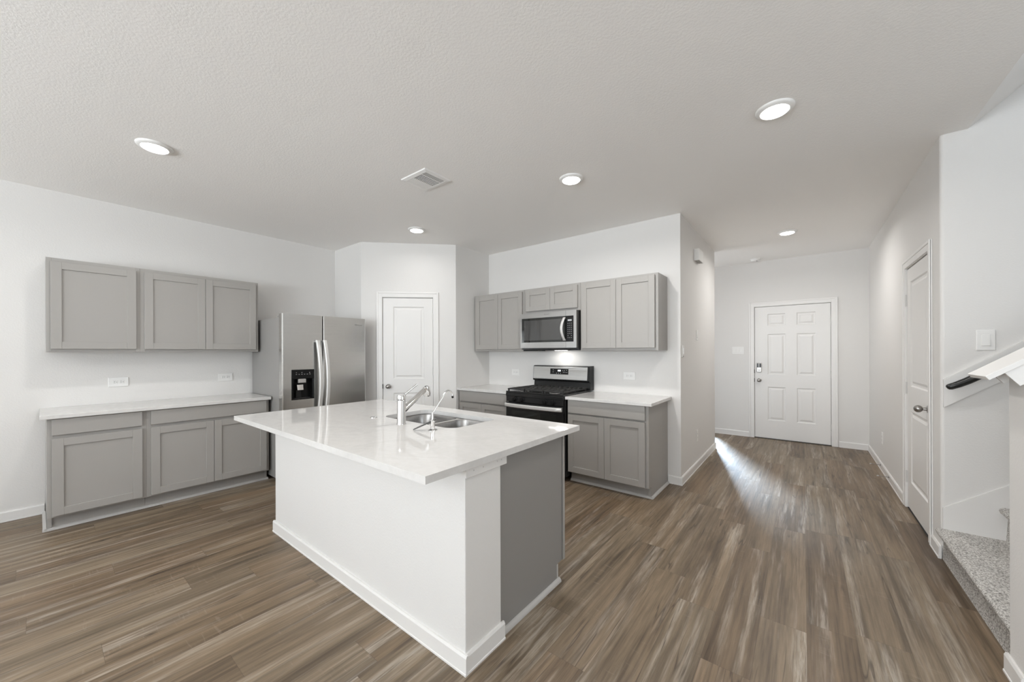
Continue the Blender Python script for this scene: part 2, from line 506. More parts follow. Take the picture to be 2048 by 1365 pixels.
# sloping soffit that rises with the stair
sl = MB()
dx = X_EAST + T - SX
sl.hexa([(SX, 2.415, CEIL), (SX + dx, 2.415, CEIL + 0.86 * dx), (SX + dx, YS, CEIL + 0.86 * dx), (SX, YS, CEIL),
         (SX, 2.415, CEIL + 0.12), (SX + dx, 2.415, CEIL + 0.86 * dx + 0.12), (SX + dx, YS, CEIL + 0.86 * dx + 0.12), (SX, YS, CEIL + 0.12)])
struct('ceiling_stair', sl, 'ceiling', 'sloping ceiling rising over the carpeted stair', 'ceiling')

def wall(name, x0, x1, y0, y1, label, z0=0.0, z1=CEIL, m='wall'):
    b = MB(); b.box(x0, x1, y0, y1, z0, z1)
    return tag(b.build(name, M[m], None, (0, 0, 0)), label, 'wall', None, 'structure')

wall('wall_left', XL - T, XL, Y_BACK - T, 2.51 + T, 'white wall behind the left cabinets and the refrigerator')
# pantry block: stub, diagonal with the door opening, side
DG = Frame((-4.38, 2.51, 0), (1, 1, 0), (1, -1, 0))     # pantry diagonal, u along it
DGL = (XP + 4.38) * math.sqrt(2)
P_S0, P_S1, P_H = 0.257, 0.893, 2.052                   # pantry door opening
def to_plan(px, py): return lambda u, v, d: (u, v, d)
b = MB()
b.box(XL, -4.38, 2.51, 2.51 + T, 0, CEIL)
tag(b.build('wall_pantry_front', M['wall'], None, (0, 0, 0)), 'narrow white wall beside the refrigerator next to the angled pantry wall', 'wall', None, 'structure')
b = MB()
DG.box(b, 0.0, P_S0, 0, CEIL, -T, 0)
DG.box(b, P_S1, DGL, 0, CEIL, -T, 0)
DG.box(b, P_S0, P_S1, P_H, CEIL, -T, 0)
tag(b.build('wall_pantry', M['wall'], None, (0, 0, 0)), 'angled white wall holding the pantry door', 'wall', None, 'structure')
yq = 2.51 + (XP + 4.38)
wall('wall_pantry_side', XP - T, XP, yq - 0.001, YR + T, 'white wall between the pantry door and the range counter')
wall('wall_range', XP, XH, YR, YR + T, 'white wall behind the range and microwave')
wall('wall_hall_left', XH - T, XH, YR + T, HE, 'white wall on the left side of the hall')
# far wall with the entry door opening and a narrow side window out of sight
D_X0, D_X1, D_H = -0.606, 0.314, 2.040
b = MB()
b.box(-3.7, -1.56, YF, YF + T, 0, CEIL)
b.box(-1.56, -1.21, YF, YF + T, 0, 0.25)
b.box(-1.56, -1.21, YF, YF + T, 2.05, CEIL)
b.box(-1.21, D_X0, YF, YF + T, 0, CEIL)
b.box(D_X1, XR + T, YF, YF + T, 0, CEIL)
b.box(D_X0, D_X1, YF, YF + T, D_H, CEIL)
tag(b.build('wall_far', M['wall'], None, (0, 0, 0)), 'white end wall of the hall around the entry door', 'wall', None, 'structure')
# hall right wall with the closet door opening
C_Y0, C_Y1, C_H = 3.862, 4.618, 2.050
b = MB()
b.box(XR, XR + T, C_Y1, YF, 0, CEIL)
b.box(XR, XR + T, YS + 0.02, C_Y0, 0, CEIL)
b.cyl((XR + 0.02, YS + 0.02, 0), (XR + 0.02, YS + 0.02, CEIL), 0.02, 24)
b.box(XR, XR + T, C_Y0, C_Y1, C_H, CEIL)
tag(b.build('wall_hall_right', M['wall'], None, (0, 0, 0)), 'white wall on the right side of the hall around the closet door', 'wall', None, 'structure')
wall('wall_stair', XR + 0.02, X_EAST + T, YS, YS + T, 'white wall rising beside the carpeted stair', 0, 5.2)
# rear room out of sight of the photograph, closing the space
b = MB()
xs = [XL - T] + [v for w_ in WINDOWS for v in w_] + [X_EAST + T]
for i in range(0, len(xs), 2):
    b.box(xs[i], xs[i + 1], Y_BACK - T, Y_BACK, 0, CEIL)
for a, e in WINDOWS:
    b.box(a, e, Y_BACK - T, Y_BACK, 0, 0.65)
    b.box(a, e, Y_BACK - T, Y_BACK, 2.35, CEIL)
tag(b.build('wall_back', M['wall'], None, (0, 0, 0)), 'white wall with three windows behind the camera', 'wall', None, 'structure')
b = MB()
b.box(X_EAST, X_EAST + T, Y_BACK, EAST_FILL_WIN[0], 0, CEIL)
b.box(X_EAST, X_EAST + T, EAST_FILL_WIN[1], YS, 0, 5.2)
b.box(X_EAST, X_EAST + T, EAST_FILL_WIN[0], EAST_FILL_WIN[1], 0, 0.65)
b.box(X_EAST, X_EAST + T, EAST_FILL_WIN[0], EAST_FILL_WIN[1], 2.35, CEIL)
tag(b.build('wall_right', M['wall'], None, (0, 0, 0)), 'white wall with one added unseen window far to the right behind the stair', 'wall', None, 'structure')
b = MB()
b.box(-3.7 - T, -3.7, YR + T, SIDE_FILL_WIN[0], 0, CEIL)
b.box(-3.7 - T, -3.7, SIDE_FILL_WIN[1], YF + T, 0, CEIL)
b.box(-3.7 - T, -3.7, SIDE_FILL_WIN[0], SIDE_FILL_WIN[1], 0, 0.65)
b.box(-3.7 - T, -3.7, SIDE_FILL_WIN[0], SIDE_FILL_WIN[1], 2.35, CEIL)
tag(b.build('wall_side_room', M['wall'], None, (0, 0, 0)), 'white wall with an added window opening in the room past the hall corner', 'wall', None, 'structure')
wn = 0
for a, e in WINDOWS:
    wn += 1
    b = MB()
    for u0, u1, v0, v1 in ((a, a + .05, .65, 2.35), (e - .05, e, .65, 2.35), (a + .05, e - .05, .65, .70), (a + .05, e - .05, 2.30, 2.35), (a + .05, e - .05, 1.48, 1.53)):
        b.box(u0, u1, Y_BACK - 0.09, Y_BACK - 0.03, v0, v1)
    tag(b.build('window_%d' % wn, M['trim'], None, (0, 0, 0)), 'white sash window number %d of the wall behind the camera' % wn, 'window', None, 'structure')
b = MB()
for u0, u1, v0, v1 in ((EAST_FILL_WIN[0], EAST_FILL_WIN[0] + .05, .65, 2.35), (EAST_FILL_WIN[1] - .05, EAST_FILL_WIN[1], .65, 2.35), (EAST_FILL_WIN[0] + .05, EAST_FILL_WIN[1] - .05, .65, .70), (EAST_FILL_WIN[0] + .05, EAST_FILL_WIN[1] - .05, 2.30, 2.35)):
    b.box(X_EAST + .03, X_EAST + .09, u0, u1, v0, v1)
tag(b.build('window_4', M['trim'], None, (0, 0, 0)), 'white unseen window added for side light in the right-hand wall behind the stair', 'window', None, 'structure')
b = MB()
for u0, u1, v0, v1 in ((-1.56, -1.54, .25, 2.05), (-1.23, -1.21, .25, 2.05), (-1.54, -1.23, .25, .27), (-1.54, -1.23, 2.03, 2.05)):
    b.box(u0, u1, YF + .04, YF + .09, v0, v1)
tag(b.build('window_5', M['trim'], None, (0, 0, 0)), 'narrow white window beside the entry, round the hall corner', 'window', None, 'structure')

# baseboards ---------------------------------------------------------------
BH, BT = 0.082, 0.013
def baseboard(name, runs, label):
    """runs: (fr, u0, u1) with the wall plane at d = 0"""
    b = MB()
    for fr, u0, u1 in runs:
        b.prism([(0, 0.0), (BT + 0.003, 0.0), (BT + 0.003, 0.008), (BT, 0.010), (BT, BH - 0.010), (BT - 0.005, BH), (0, BH)],
                lambda d, v, u, fr=fr: fr(u, v, d), u0, u1)
    return tag(b.build(name, M['trim'], None, (0, 0, 0)), label, 'baseboard', None, 'structure')
F_LEFT = Frame((XL, 0, 0), (0, 1, 0), (1, 0, 0))
F_RANGE = Frame((0, YR, 0), (1, 0, 0), (0, -1, 0))
F_HALL = Frame((XH, 0, 0), (0, 1, 0), (1, 0, 0))
F_FAR = Frame((0, YF, 0), (1, 0, 0), (0, -1, 0))
F_RIGHT = Frame((XR, 0, 0), (0, 1, 0), (-1, 0, 0))
F_STAIR = Frame((0, YS, 0), (1, 0, 0), (0, -1, 0))
baseboard('baseboard_left', [(F_LEFT, Y_BACK, 0.030)], 'white baseboard on the left wall up to the grey cabinet')
baseboard('baseboard_range', [(F_RANGE, -1.092, XH + BT + 0.003)], 'short white baseboard right of the grey base cabinet')
baseboard('baseboard_hall_left', [(F_HALL, YR + 0.0005, HE)], 'white baseboard along the hall left wall')
baseboard('baseboard_far', [(F_FAR, -3.0, -0.676), (F_FAR, 0.392, XR - BT)], 'white baseboard on both sides of the entry door')
baseboard('baseboard_hall_right', [(F_RIGHT, 4.705, YF - BT), (F_RIGHT, YS - 0.012, 3.795)], 'white baseboard along the hall right wall')

# ------------------------------------------------------------------ doors and casings
def casing(name, fr, u0, u1, h, label, w=0.068, t=0.017, cat='door trim'):
    b = MB()
    for a, e, lo, hi in ((u0 - w, u0, 0, h + w), (u1, u1 + w, 0, h + w), (u0, u1, h, h + w)):
        fr.box(b, a, e, lo, hi, 0.0, t * 0.72, 0.002, 1)
    # raised outer band of the moulding
    for a, e, lo, hi in ((u0 - w, u0 - w + 0.022, 0, h + w), (u1 + w - 0.022, u1 + w, 0, h + w), (u0 - w + 0.022, u1 + w - 0.022, h + w - 0.022, h + w)):
        fr.box(b, a, e, lo, hi, 0.004, t, 0.004, 2)
    # jamb lining inside the opening
    for a, e, lo, hi in ((u0 - 0.001, u0 + 0.004, 0, h), (u1 - 0.004, u1 + 0.001, 0, h), (u0, u1, h - 0.004, h + 0.001)):
        fr.box(b, a, e, lo, hi, -0.118, 0.002)
    # stop behind the slab keeps daylight out
    for a, e, lo, hi in ((u0, u0 + 0.016, 0, h), (u1 - 0.016, u1, 0, h), (u0, u1, h - 0.016, h)):
        fr.box(b, a, e, lo, hi, -0.075, -0.045)
    return struct(name, b, 'trim', label, cat)

def knob(fr, u, v, d, parent, m='nickel'):
    b = MB()
    c0 = fr(u, v, d)
    b.lathe([(0.030, 0), (0.030, 0.005), (0.024, 0.009), (0.012, 0.012), (0.010, 0.030), (0.017, 0.034), (0.024, 0.042), (0.0265, 0.052), (0.025, 0.062), (0.018, 0.071), (0.009, 0.076), (0.003, 0.077)], c0, fr.N, 24)
    return b.build('door_knob', M[m], parent, None, 50)

def hinges(fr, u, vs, d, parent):
    for v in vs:
        b = MB()
        fr.box(b, u - 0.010, u + 0.006, v - 0.045, v + 0.045, d, d + 0.003)
        p0, p1 = fr(u, v - 0.050, d + 0.006), fr(u, v + 0.050, d + 0.006)
        b.cyl(p0, p1, 0.0065, 12)
        b.build('hinge', M['hinge'], parent, None, 40)

def latch(fr, u, v, parent, name='latch_plate'):
    b = MB()
    fr.box(b, u - 0.005, u + 0.004, v - 0.028, v + 0.028, -0.012, 0.0085)
    return b.build(name, M['steel_flat'], parent)

# entry door (six panels)
b = MB()
fe = Frame((D_X0 + 0.009, YF + 0.004, 0.014), (1, 0, 0), (0, -1, 0))
ew = D_X1 - D_X0 - 0.018
o = -(D_X0 + 0.009)
six = [(-0.432, -0.209, 1.736, 1.919), (-0.076, 0.142, 1.736, 1.919), (-0.432, -0.209, 0.990, 1.610), (-0.076, 0.142, 0.990, 1.610), (-0.432, -0.209, 0.289, 0.800), (-0.076, 0.142, 0.289, 0.800)]
moulded_slab(b, fe, ew, 2.017, [(a + o, e + o, lo - .014, hi - .014) for a, e, lo, hi in six], 0.042)
d1 = tag(b.build('door_1', M['door'], None), 'white six-panel entry door at the end of the hall', 'door', None, 'structure')
FD = Frame((0, YF + 0.004, 0), (1, 0, 0), (0, -1, 0))
knob(FD, -0.542, 0.898, 0.0, d1)
hinges(FD, 0.311, (1.778, 1.018, 0.260), 0.0, d1)
latch(FD, -0.603, 0.898, d1)
latch(FD, -0.603, 1.035, d1, 'deadbolt_plate')
b = MB(); FD.box(b, -0.572, -0.510, 1.025, 1.165, 0.0, 0.022, 0.006, 3)
kp = b.build('keypad_lock', M['steel_dull'], d1)
b = MB(); FD.box(b, -0.568, -0.514, 1.098, 1.160, 0.020, 0.0235, 0.001, 1); b.build('keypad_cover', M['black_panel'], kp)
b = MB(); FD.box(b, -0.549, -0.537, 1.104, 1.158, 0.023, 0.025, 0.001, 1); b.build('keypad_strip', M['legend'], kp)
b = MB(); FD.box(b, -0.552, -0.530, 1.050, 1.064, 0.021, 0.034, 0.004, 2); b.build('thumb_turn', M['nickel'], kp)
casing('trim_1', F_FAR, D_X0, D_X1, D_H, 'white casing around the six-panel entry door')
b = MB(); b.box(D_X0, D_X1, YF - 0.012, YF + T, 0.0, 0.010, 0.002, 1)
struct('trim_2', b, mat('bronze_threshold', (0.055, 0.045, 0.037, 1), 0.45), 'dark threshold under the entry door', 'threshold')

# pantry door (two panels)
b = MB()
fp = Frame(DG(P_S0 + 0.009, 0.012, -0.004), DG.U, DG.N)
q = P_S0 + 0.009
moulded_slab(b, fp, P_S1 - P_S0 - 0.017, 2.030, [(0.392 - q, 0.776 - q, 1.000, 1.920), (0.392 - q, 0.776 - q, 0.225, 0.822)], 0.036)
d2 = tag(b.build('door_2', M['door'], None), 'white two-panel pantry door in the angled wall', 'door', None, 'structure')
FP = Frame(DG(0, 0, -0.004), DG.U, DG.N)
knob(FP, 0.331, 0.918, 0.0, d2)
hinges(FP, 0.889, (1.800, 1.100, 0.260), 0.0, d2)
latch(FP, 0.262, 0.918, d2)
casing('trim_3', DG, P_S0, P_S1, P_H, 'white casing around the pantry door')

# hall closet door (two panels)
b = MB()
fc = Frame((XR + 0.004, C_Y0 + 0.005, 0.018), (0, 1, 0), (-1, 0, 0))
q = C_Y0 + 0.005
moulded_slab(b, fc, C_Y1 - C_Y0 - 0.013, 2.020, [(3.950 - q, 4.490 - q, 1.032, 1.906), (3.950 - q, 4.490 - q, 0.228, 0.824)], 0.036)
d3 = tag(b.build('door_3', M['door'], None), 'white two-panel closet door on the right side of the hall', 'door', None, 'structure')
FC = Frame((XR + 0.004, 0, 0), (0, 1, 0), (-1, 0, 0))
knob(FC, 3.918, 0.928, 0.0, d3)
hinges(FC, 4.616, (1.778, 1.028, 0.266), 0.0, d3)
casing('trim_4', F_RIGHT, C_Y0, C_Y1, C_H, 'white casing around the hall closet door')
b = MB(); b.box(XR + 0.002, XR + T, C_Y0, C_Y1, 0.0, 0.004)  # dark strip stands in for the shade in the gap below the slab
struct('door_gap_shade', b, M['shadowgap'], 'dark strip put in as the shade under the hall closet door', 'threshold')

# ------------------------------------------------------------------ cabinets
GC = 'cabinet'
def upper_unit(label, fr, u0, u1, z0, z1, depth, doors, group, side=True):
    """wall cabinet; fr plane is the front of its face frame"""
    c0 = fr((u0 + u1) / 2, z0, -depth)
    t = thing('wall_cabinet', label, 'cabinet', c0, group)
    b = MB()
    fr.box(b, u0, u1, z0 + 0.012, z1, -depth, -0.019)
    for a, e in ((u0, u0 + 0.03), (u1 - 0.03, u1)):
        fr.box(b, a, e, z0, z1, -0.019, 0, 0.0008, 1)
    fr.box(b, u0 + 0.03, u1 - 0.03, z0, z0 + 0.03, -0.019, 0, 0.0008, 1)
    fr.box(b, u0 + 0.03, u1 - 0.03, z1 - 0.034, z1, -0.019, 0, 0.0008, 1)
    # side panels reach the bottom edge
    fr.box(b, u0, u0 + 0.012, z0, z0 + 0.012, -depth, -0.019)
    fr.box(b, u1 - 0.012, u1, z0, z0 + 0.012, -depth, -0.019)
    b.build('cabinet_body', M[GC], t)
    for a, e, lo, hi in doors:
        shaker('door', fr, a, e, lo, hi, 0.003, t)
    return t

def base_unit(label, fr, u0, u1, top, depth, doors, drawers, group, toe=0.108, toe_in=0.075, ends=(0, 0), open_top=False):
    c0 = fr((u0 + u1) / 2, 0, -depth)
    t = thing('base_cabinet', label, 'cabinet', c0, group)
    b = MB()
    if open_top:
        fr.box(b, u0, u1, toe, 0.60, -depth, -0.019)
        for a, e, q0, q1 in ((u0, u0 + 0.010, -depth, -0.019), (u1 - 0.010, u1, -depth, -0.019), (u0 + 0.010, u1 - 0.010, -depth, -depth + 0.008)):
            fr.box(b, a, e, 0.60, top, q0, q1)
    else:
        fr.box(b, u0, u1, toe, top, -depth, -0.019)
    for a, e in ((u0, u0 + 0.03), (u1 - 0.03, u1)):
        fr.box(b, a, e, toe, top, -0.019, 0, 0.0008, 1)
    fr.box(b, u0 + 0.03, u1 - 0.03, toe, toe + 0.026, -0.019, 0, 0.0008, 1)
    fr.box(b, u0 + 0.03, u1 - 0.03, 0.690, 0.745, -0.019, -0.001)
    fr.box(b, u0 + 0.03, u1 - 0.03, top - 0.03, top, -0.019, 0, 0.0008, 1)
    b.build('cabinet_body', M[GC], t)
    b = MB()
    fr.box(b, u0 + 0.001, u1 - 0.001, 0.0, toe - 0.001, -toe_in - 0.012, -toe_in)
    if ends[0]: fr.box(b, u0 + 0.001, u0 + 0.019, 0.0, toe - 0.001, -depth, -toe_in - 0.013); fr.box(b, u0, u0 + 0.024, 0.0, toe - 0.002, -toe_in - 0.004, -toe_in + 0.012)
    if ends[1]: fr.box(b, u1 - 0.019, u1 - 0.001, 0.0, toe - 0.001, -depth, -toe_in - 0.013); fr.box(b, u1 - 0.024, u1, 0.0, toe - 0.002, -toe_in - 0.004, -toe_in + 0.012)
    b.build('toe_kick', M[GC], t)
    for a, e, lo, hi in doors: shaker('door', fr, a, e, lo, hi, 0.003, t)
    for a, e, lo, hi in drawers: slab_front('drawer_front', fr, a, e, lo, hi, 0.003, t)
    return t

# left run
ZU0, ZU1 = 1.362, 2.120
FUL = Frame((-4.745, 0, 0), (0, 1, 0), (1, 0, 0))
g = 'grey wall cabinets on the left wall'
upper_unit('grey wall cabinet with one wide shaker door, over the outlet at the far left', FUL, 0.037, 0.5718, ZU0, ZU1, 0.300, [(0.061, 0.546, 1.386, 2.090)], g)
upper_unit('grey wall cabinet with two shaker doors next to the refrigerator', FUL, 0.5722, 1.502, ZU0, ZU1, 0.300, [(0.599, 1.0375, 1.386, 2.090), (1.0405, 1.476, 1.386, 2.090)], g)
FBL = Frame((-4.45, 0, 0), (0, 1, 0), (1, 0, 0))
g = 'grey base cabinets on the left wall'
base_unit('grey base cabinet with one drawer over one wide door, at the far left', FBL, 0.037, 0.5718, 0.857, 0.588, [(0.061, 0.546, 0.123, 0.705)], [(0.061, 0.546, 0.731, 0.857 - 0.004)], g, ends=(1, 0))
base_unit('grey base cabinet with wide drawer front over two doors, beside the refrigerator', FBL, 0.5722, 1.502, 0.857, 0.588, [(0.599, 1.0345, 0.123, 0.705), (1.0375, 1.476, 0.123, 0.705)], [(0.599, 1.476, 0.731, 0.857 - 0.004)], g, ends=(0, 1))
# range wall
ZR1 = 2.112
FUR = Frame((0, 3.685, 0), (1, 0, 0), (0, -1, 0))
g = 'grey wall cabinets over the range counter'
upper_unit('grey two-door wall cabinet between the pantry wall and microwave', FUR, -3.532, -2.692, ZU0 - 0.004, ZR1, 0.304, [(-3.486, -3.106, 1.386, 2.088), (-3.103, -2.716, 1.386, 2.088)], g)
upper_unit('short grey cabinet with two small doors above the microwave', FUR, -2.690, -1.929, 1.810, ZR1, 0.304, [(-2.657, -2.3125, 1.838, 2.088), (-2.3095, -1.957, 1.838, 2.088)], g)
upper_unit('grey two-door wall cabinet right of the microwave, nearest the hall', FUR, -1.927, -1.098, ZU0 - 0.002, ZR1, 0.304, [(-1.905, -1.5165, 1.386, 2.092), (-1.5135, -1.126, 1.386, 2.092)], g)
FBR = Frame((0, 3.39, 0), (1, 0, 0), (0, -1, 0))
g = 'grey base cabinets on the range wall'
base_unit('grey base cabinet left of the range, half hidden by the island', FBR, -3.532, -2.702, 0.857, 0.598, [(-3.508, -3.128, 0.118, 0.705), (-3.125, -2.730, 0.118, 0.705)], [(-3.508, -2.730, 0.724, 0.852)], g)
base_unit('grey base cabinet right of the range, with two doors', FBR, -1.926, -1.098, 0.857, 0.598, [(-1.913, -1.5175, 0.116, 0.705), (-1.5145, -1.125, 0.116, 0.705)], [(-1.913, -1.125, 0.722, 0.854)], g, ends=(0, 1))

# shoe moulding at the cabinet feet
def shoe(name, runs, label):
    b = MB()
    prof = [(0, 0)] + [(0.019 * math.cos(R(a)), 0.022 * math.sin(R(a))) for a in range(0, 91, 15)]
    for fr, u0, u1 in runs:
        b.prism(prof, lambda d, v, u, fr=fr: fr(u, v, d), u0, u1)
    return struct(name, b, 'shoe', label, 'moulding', 40)
shoe('trim_6', [(Frame((-4.45 - 0.074, 0, 0), (0, 1, 0), (1, 0, 0)), 0.016, 1.515), (Frame((0, 0.036, 0), (1, 0, 0), (0, -1, 0)), -5.03, -4.506)], 'grey shoe moulding along the foot of the left cabinets')
shoe('trim_7', [(Frame((0, 3.39 + 0.074, 0), (1, 0, 0), (0, -1, 0)), -1.926, -1.080), (Frame((-1.097, 0, 0), (0, 1, 0), (1, 0, 0)), 3.447, 3.972)], 'grey shoe moulding round the cabinet right of the range')

# ------------------------------------------------------------------ countertops
def slab_top(name, x0, x1, y0, y1, z1, label, th=0.030, cat='countertop'):
    b = MB(); b.box(x0, x1, y0, y1, z1 - th, z1, 0.003, 2)
    return tag(b.build(name, M['quartz'], None), label, cat)
slab_top('countertop', XL + 0.002, -4.405, 0.004, 1.512, 0.888, 'white quartz countertop on the left wall cabinets')
slab_top('countertop', XP + 0.002, -2.698, 3.352, YR - 0.002, 0.888, 'white quartz countertop left of the range')
slab_top('countertop', -1.930, -1.056, 3.340, YR - 0.002, 0.888, 'white quartz countertop right of the range')

# island -------------------------------------------------------------------
IZ = 0.893
IX0, IX1, IY0, IY1 = -3.237, -1.087, 0.871, 2.060
SKX0, SKX1, SKY0, SKY1 = -2.372, -1.632, 1.508, 1.915
b = MB()
bm = b.bm
def ring3(pts, z): return [bm.verts.new((x, y, z)) for x, y in pts]
hole = rring(SKX0, SKX1, SKY0, SKY1, [0.085, 0.085, 0.045, 0.075], 8)
def quart(pts, k0, k1):
    return pts[k0:k1]
lo_half = hole[:18]                      # front-left and front-right corners
hi_half = hole[18:]
for z in (IZ, IZ - 0.030):
    for poly in ([(IX0, IY0), (SKX0, IY0), (SKX0, IY1), (IX0, IY1)], [(SKX1, IY0), (IX1, IY0), (IX1, IY1), (SKX1, IY1)],
                 [(SKX0, IY0), (SKX1, IY0)] + list(reversed(lo_half)), [(SKX1, IY1), (SKX0, IY1)] + list(reversed(hi_half))):
        bm.faces.new(ring3(poly, z))
for pts in ([(IX0, IY0), (IX1, IY0), (IX1, IY1), (IX0, IY1)], hole):
    a_, b_ = ring3(pts, IZ), ring3(pts, IZ - 0.030)
    for i in range(len(a_)):
        j = (i + 1) % len(a_)
        bm.faces.new((a_[i], a_[j], b_[j], b_[i]))
bmesh.ops.remove_doubles(bm, verts=bm.verts[:], dist=1e-6)
tag(b.build('countertop', M['quartz'], None), 'large white quartz island countertop with the sink cut in', 'countertop')

# knee wall, baseboard, trim band
WX0, WX1, WY0, WY1 = -3.140, -1.118, 1.103, 1.336
b = MB(); b.box(WX0, WX1, WY0, WY1, 0, IZ - 0.0305, 0.004, 2)
tag(b.build('wall_island', M['wall'], None, (0, 0, 0)), 'white half wall carrying the island countertop', 'wall', None, 'structure')
FI1 = Frame((0, WY0, 0), (1, 0, 0), (0, -1, 0))
FI2 = Frame((WX1, 0, 0), (0, 1, 0), (1, 0, 0))
FI3 = Frame((WX0, 0, 0), (0, 1, 0), (-1, 0, 0))
baseboard('baseboard_island', [(FI1, WX0 - BT - 0.003, WX1 + BT + 0.003), (FI2, WY0 + 0.0005, WY1 + 0.014), (FI3, WY0 + 0.0005, WY1)], 'white baseboard round the foot of the island half wall')
b = MB(); b.box(WX1 + 0.0005, WX1 + 0.011, WY0 - 0.004, 1.369, 0.819, IZ - 0.031, 0.001, 1)
tb = struct('trim_8', b, 'trim', 'white trim band under the island countertop at its right end', 'trim')
for yy, zz in ((1.145, 0.843), (1.205, 0.843), (1.300, 0.846), (1.330, 0.846)):
    b = MB(); b.cyl((WX1 + 0.0105, yy, zz), (WX1 + 0.0118, yy, zz), 0.0035, 10); b.build('nail_head', M['screw'], tb)

# island cabinets (doors face the range)
FIS = Frame((0, 1.945, 0), (-1, 0, 0), (0, 1, 0))
g = 'grey cabinets under the island countertop'
def island_unit(label, x0, x1, doors, drawers, open_top=False):
    t = base_unit(label, FIS, -x1, -x0, IZ - 0.031, 0.605, doors, drawers, g, toe_in=0.07, open_top=open_top)
    return t
island_unit('grey island cabinet with the plain grey end panel on the right', -1.602, -1.146,
            [(1.172, 1.592, 0.123, 0.705)], [(1.172, 1.592, 0.731, 0.853)])
island_unit('grey island sink cabinet with two doors facing the range', -2.402, -1.604, [(1.644, 2.0085, 0.123, 0.705), (2.0115, 2.376, 0.123, 0.705)], [(1.644, 2.376, 0.731, 0.853)], True)
island_unit('grey island cabinet at the refrigerator end of the island', -3.130, -2.404, [(2.426, 2.764, 0.123, 0.705), (2.767, 3.106, 0.123, 0.705)], [(2.426, 3.106, 0.731, 0.853)])
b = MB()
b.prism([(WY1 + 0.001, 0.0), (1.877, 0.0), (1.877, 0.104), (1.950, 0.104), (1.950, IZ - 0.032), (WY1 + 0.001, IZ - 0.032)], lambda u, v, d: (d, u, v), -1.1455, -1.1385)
ep = tag(b.build('end_panel', M['panel'], None), 'plain grey panel, its paint darkened as shade, covering the right end of the island cabinets', 'panel')
shoe('trim_9', [(Frame((-1.138, 0, 0), (0, 1, 0), (1, 0, 0)), WY1 + 0.014, 1.890)], 'grey shoe moulding under the island end panel')
b = MB(); b.box(-1.156, -1.137, 1.870, 1.8835, 0.023, 0.100, 0.001, 1); struct('trim_10', b, 'shoe', 'short upright grey strip at the island toe kick corner', 'moulding')
b = MB(); b.box(-1.137, -1.130, 1.932, 1.951, 0.106, IZ - 0.033, 0.001, 1); struct('trim_11', b, 'cabinet', 'thin grey upright strip on the far edge of the island end panel', 'moulding')

# sink ---------------------------------------------------------------------
sk = thing('kitchen_sink', 'stainless double-bowl sink set under the island countertop', 'sink', ((SKX0 + SKX1) / 2, (SKY0 + SKY1) / 2, 0.66))
def bowl(x0, x1, y0, y1, depth, rad):
    b = MB()
    zt = IZ - 0.0335
    rings = []
    for off, z in ((-0.0, zt), (0.004, zt - 0.010), (0.010, zt - depth * 0.6), (0.018, zt - depth + 0.035), (0.035, zt - depth + 0.012), (0.062, zt - depth + 0.003), (0.11, zt - depth)):
        rr = [max(r_ - off * 0.3, 0.02) for r_ in rad]
        rings.append([(x, y, z) for x, y in rring(x0 + off, x1 - off, y0 + off, y1 - off, rr, 8)])
    b.loft(rings, True, False, True)
    ob = b.build('bowl', M['steel_sink'], sk, None, 50)
    d = MB()
    cx, cy = (x0 + x1) / 2, (y0 + y1) / 2
    d.lathe([(0.045, 0), (0.043, 0.004), (0.034, 0.004), (0.030, -0.001 + 0.002), (0.008, 0.002), (0.006, 0.010), (0.001, 0.011)], (cx, cy, zt - depth + 0.0005), (0, 0, 1), 24)
    d.build('drain', M['nickel'], ob, None, 40)
SPL0, SPL1 = -1.994, -1.971
bowl(SKX0 - 0.008, SPL0, SKY0 - 0.006, SKY1 + 0.006, 0.215, [0.085, 0.07, 0.07, 0.08])
bowl(SPL1, SKX1 + 0.008, SKY0 - 0.006, SKY1 + 0.006, 0.195, [0.07, 0.09, 0.05, 0.07])
b = MB()
b.box(SPL0 - 0.001, SPL1 + 0.001, SKY0 - 0.004, SKY1 + 0.004, IZ - 0.037, IZ - 0.0335)
# flange corners that close the gap between rounded bowls and the cut-out
for (x0, x1, y0, y1) in ((SPL0 - 0.07, SPL1 + 0.08, SKY1 - 0.075, SKY1 + 0.006), (SPL0 - 0.07, SPL1 + 0.08, SKY0 - 0.006, SKY0 + 0.075)):
    pass
def corner_fill(cx, cy, sx, sy, r_):
    n_ = 8
    pts = [(cx, cy)] + [(cx + sx * (r_ - r_ * math.sin(R(90 * i / n_))), cy + sy * (r_ - r_ * math.cos(R(90 * i / n_)))) for i in range(n_ + 1)]
    b.prism(pts, lambda u, v, d: (u, v, d), IZ - 0.037, IZ - 0.0335)
corner_fill(SPL0, SKY0 - 0.006, -1, 1, 0.07); corner_fill(SPL0, SKY1 + 0.006, -1, -1, 0.07)
corner_fill(SPL1, SKY0 - 0.006, 1, 1, 0.07); corner_fill(SPL1, SKY1 + 0.006, 1, -1, 0.07)
b.build('divider', M['steel_dull'], sk)

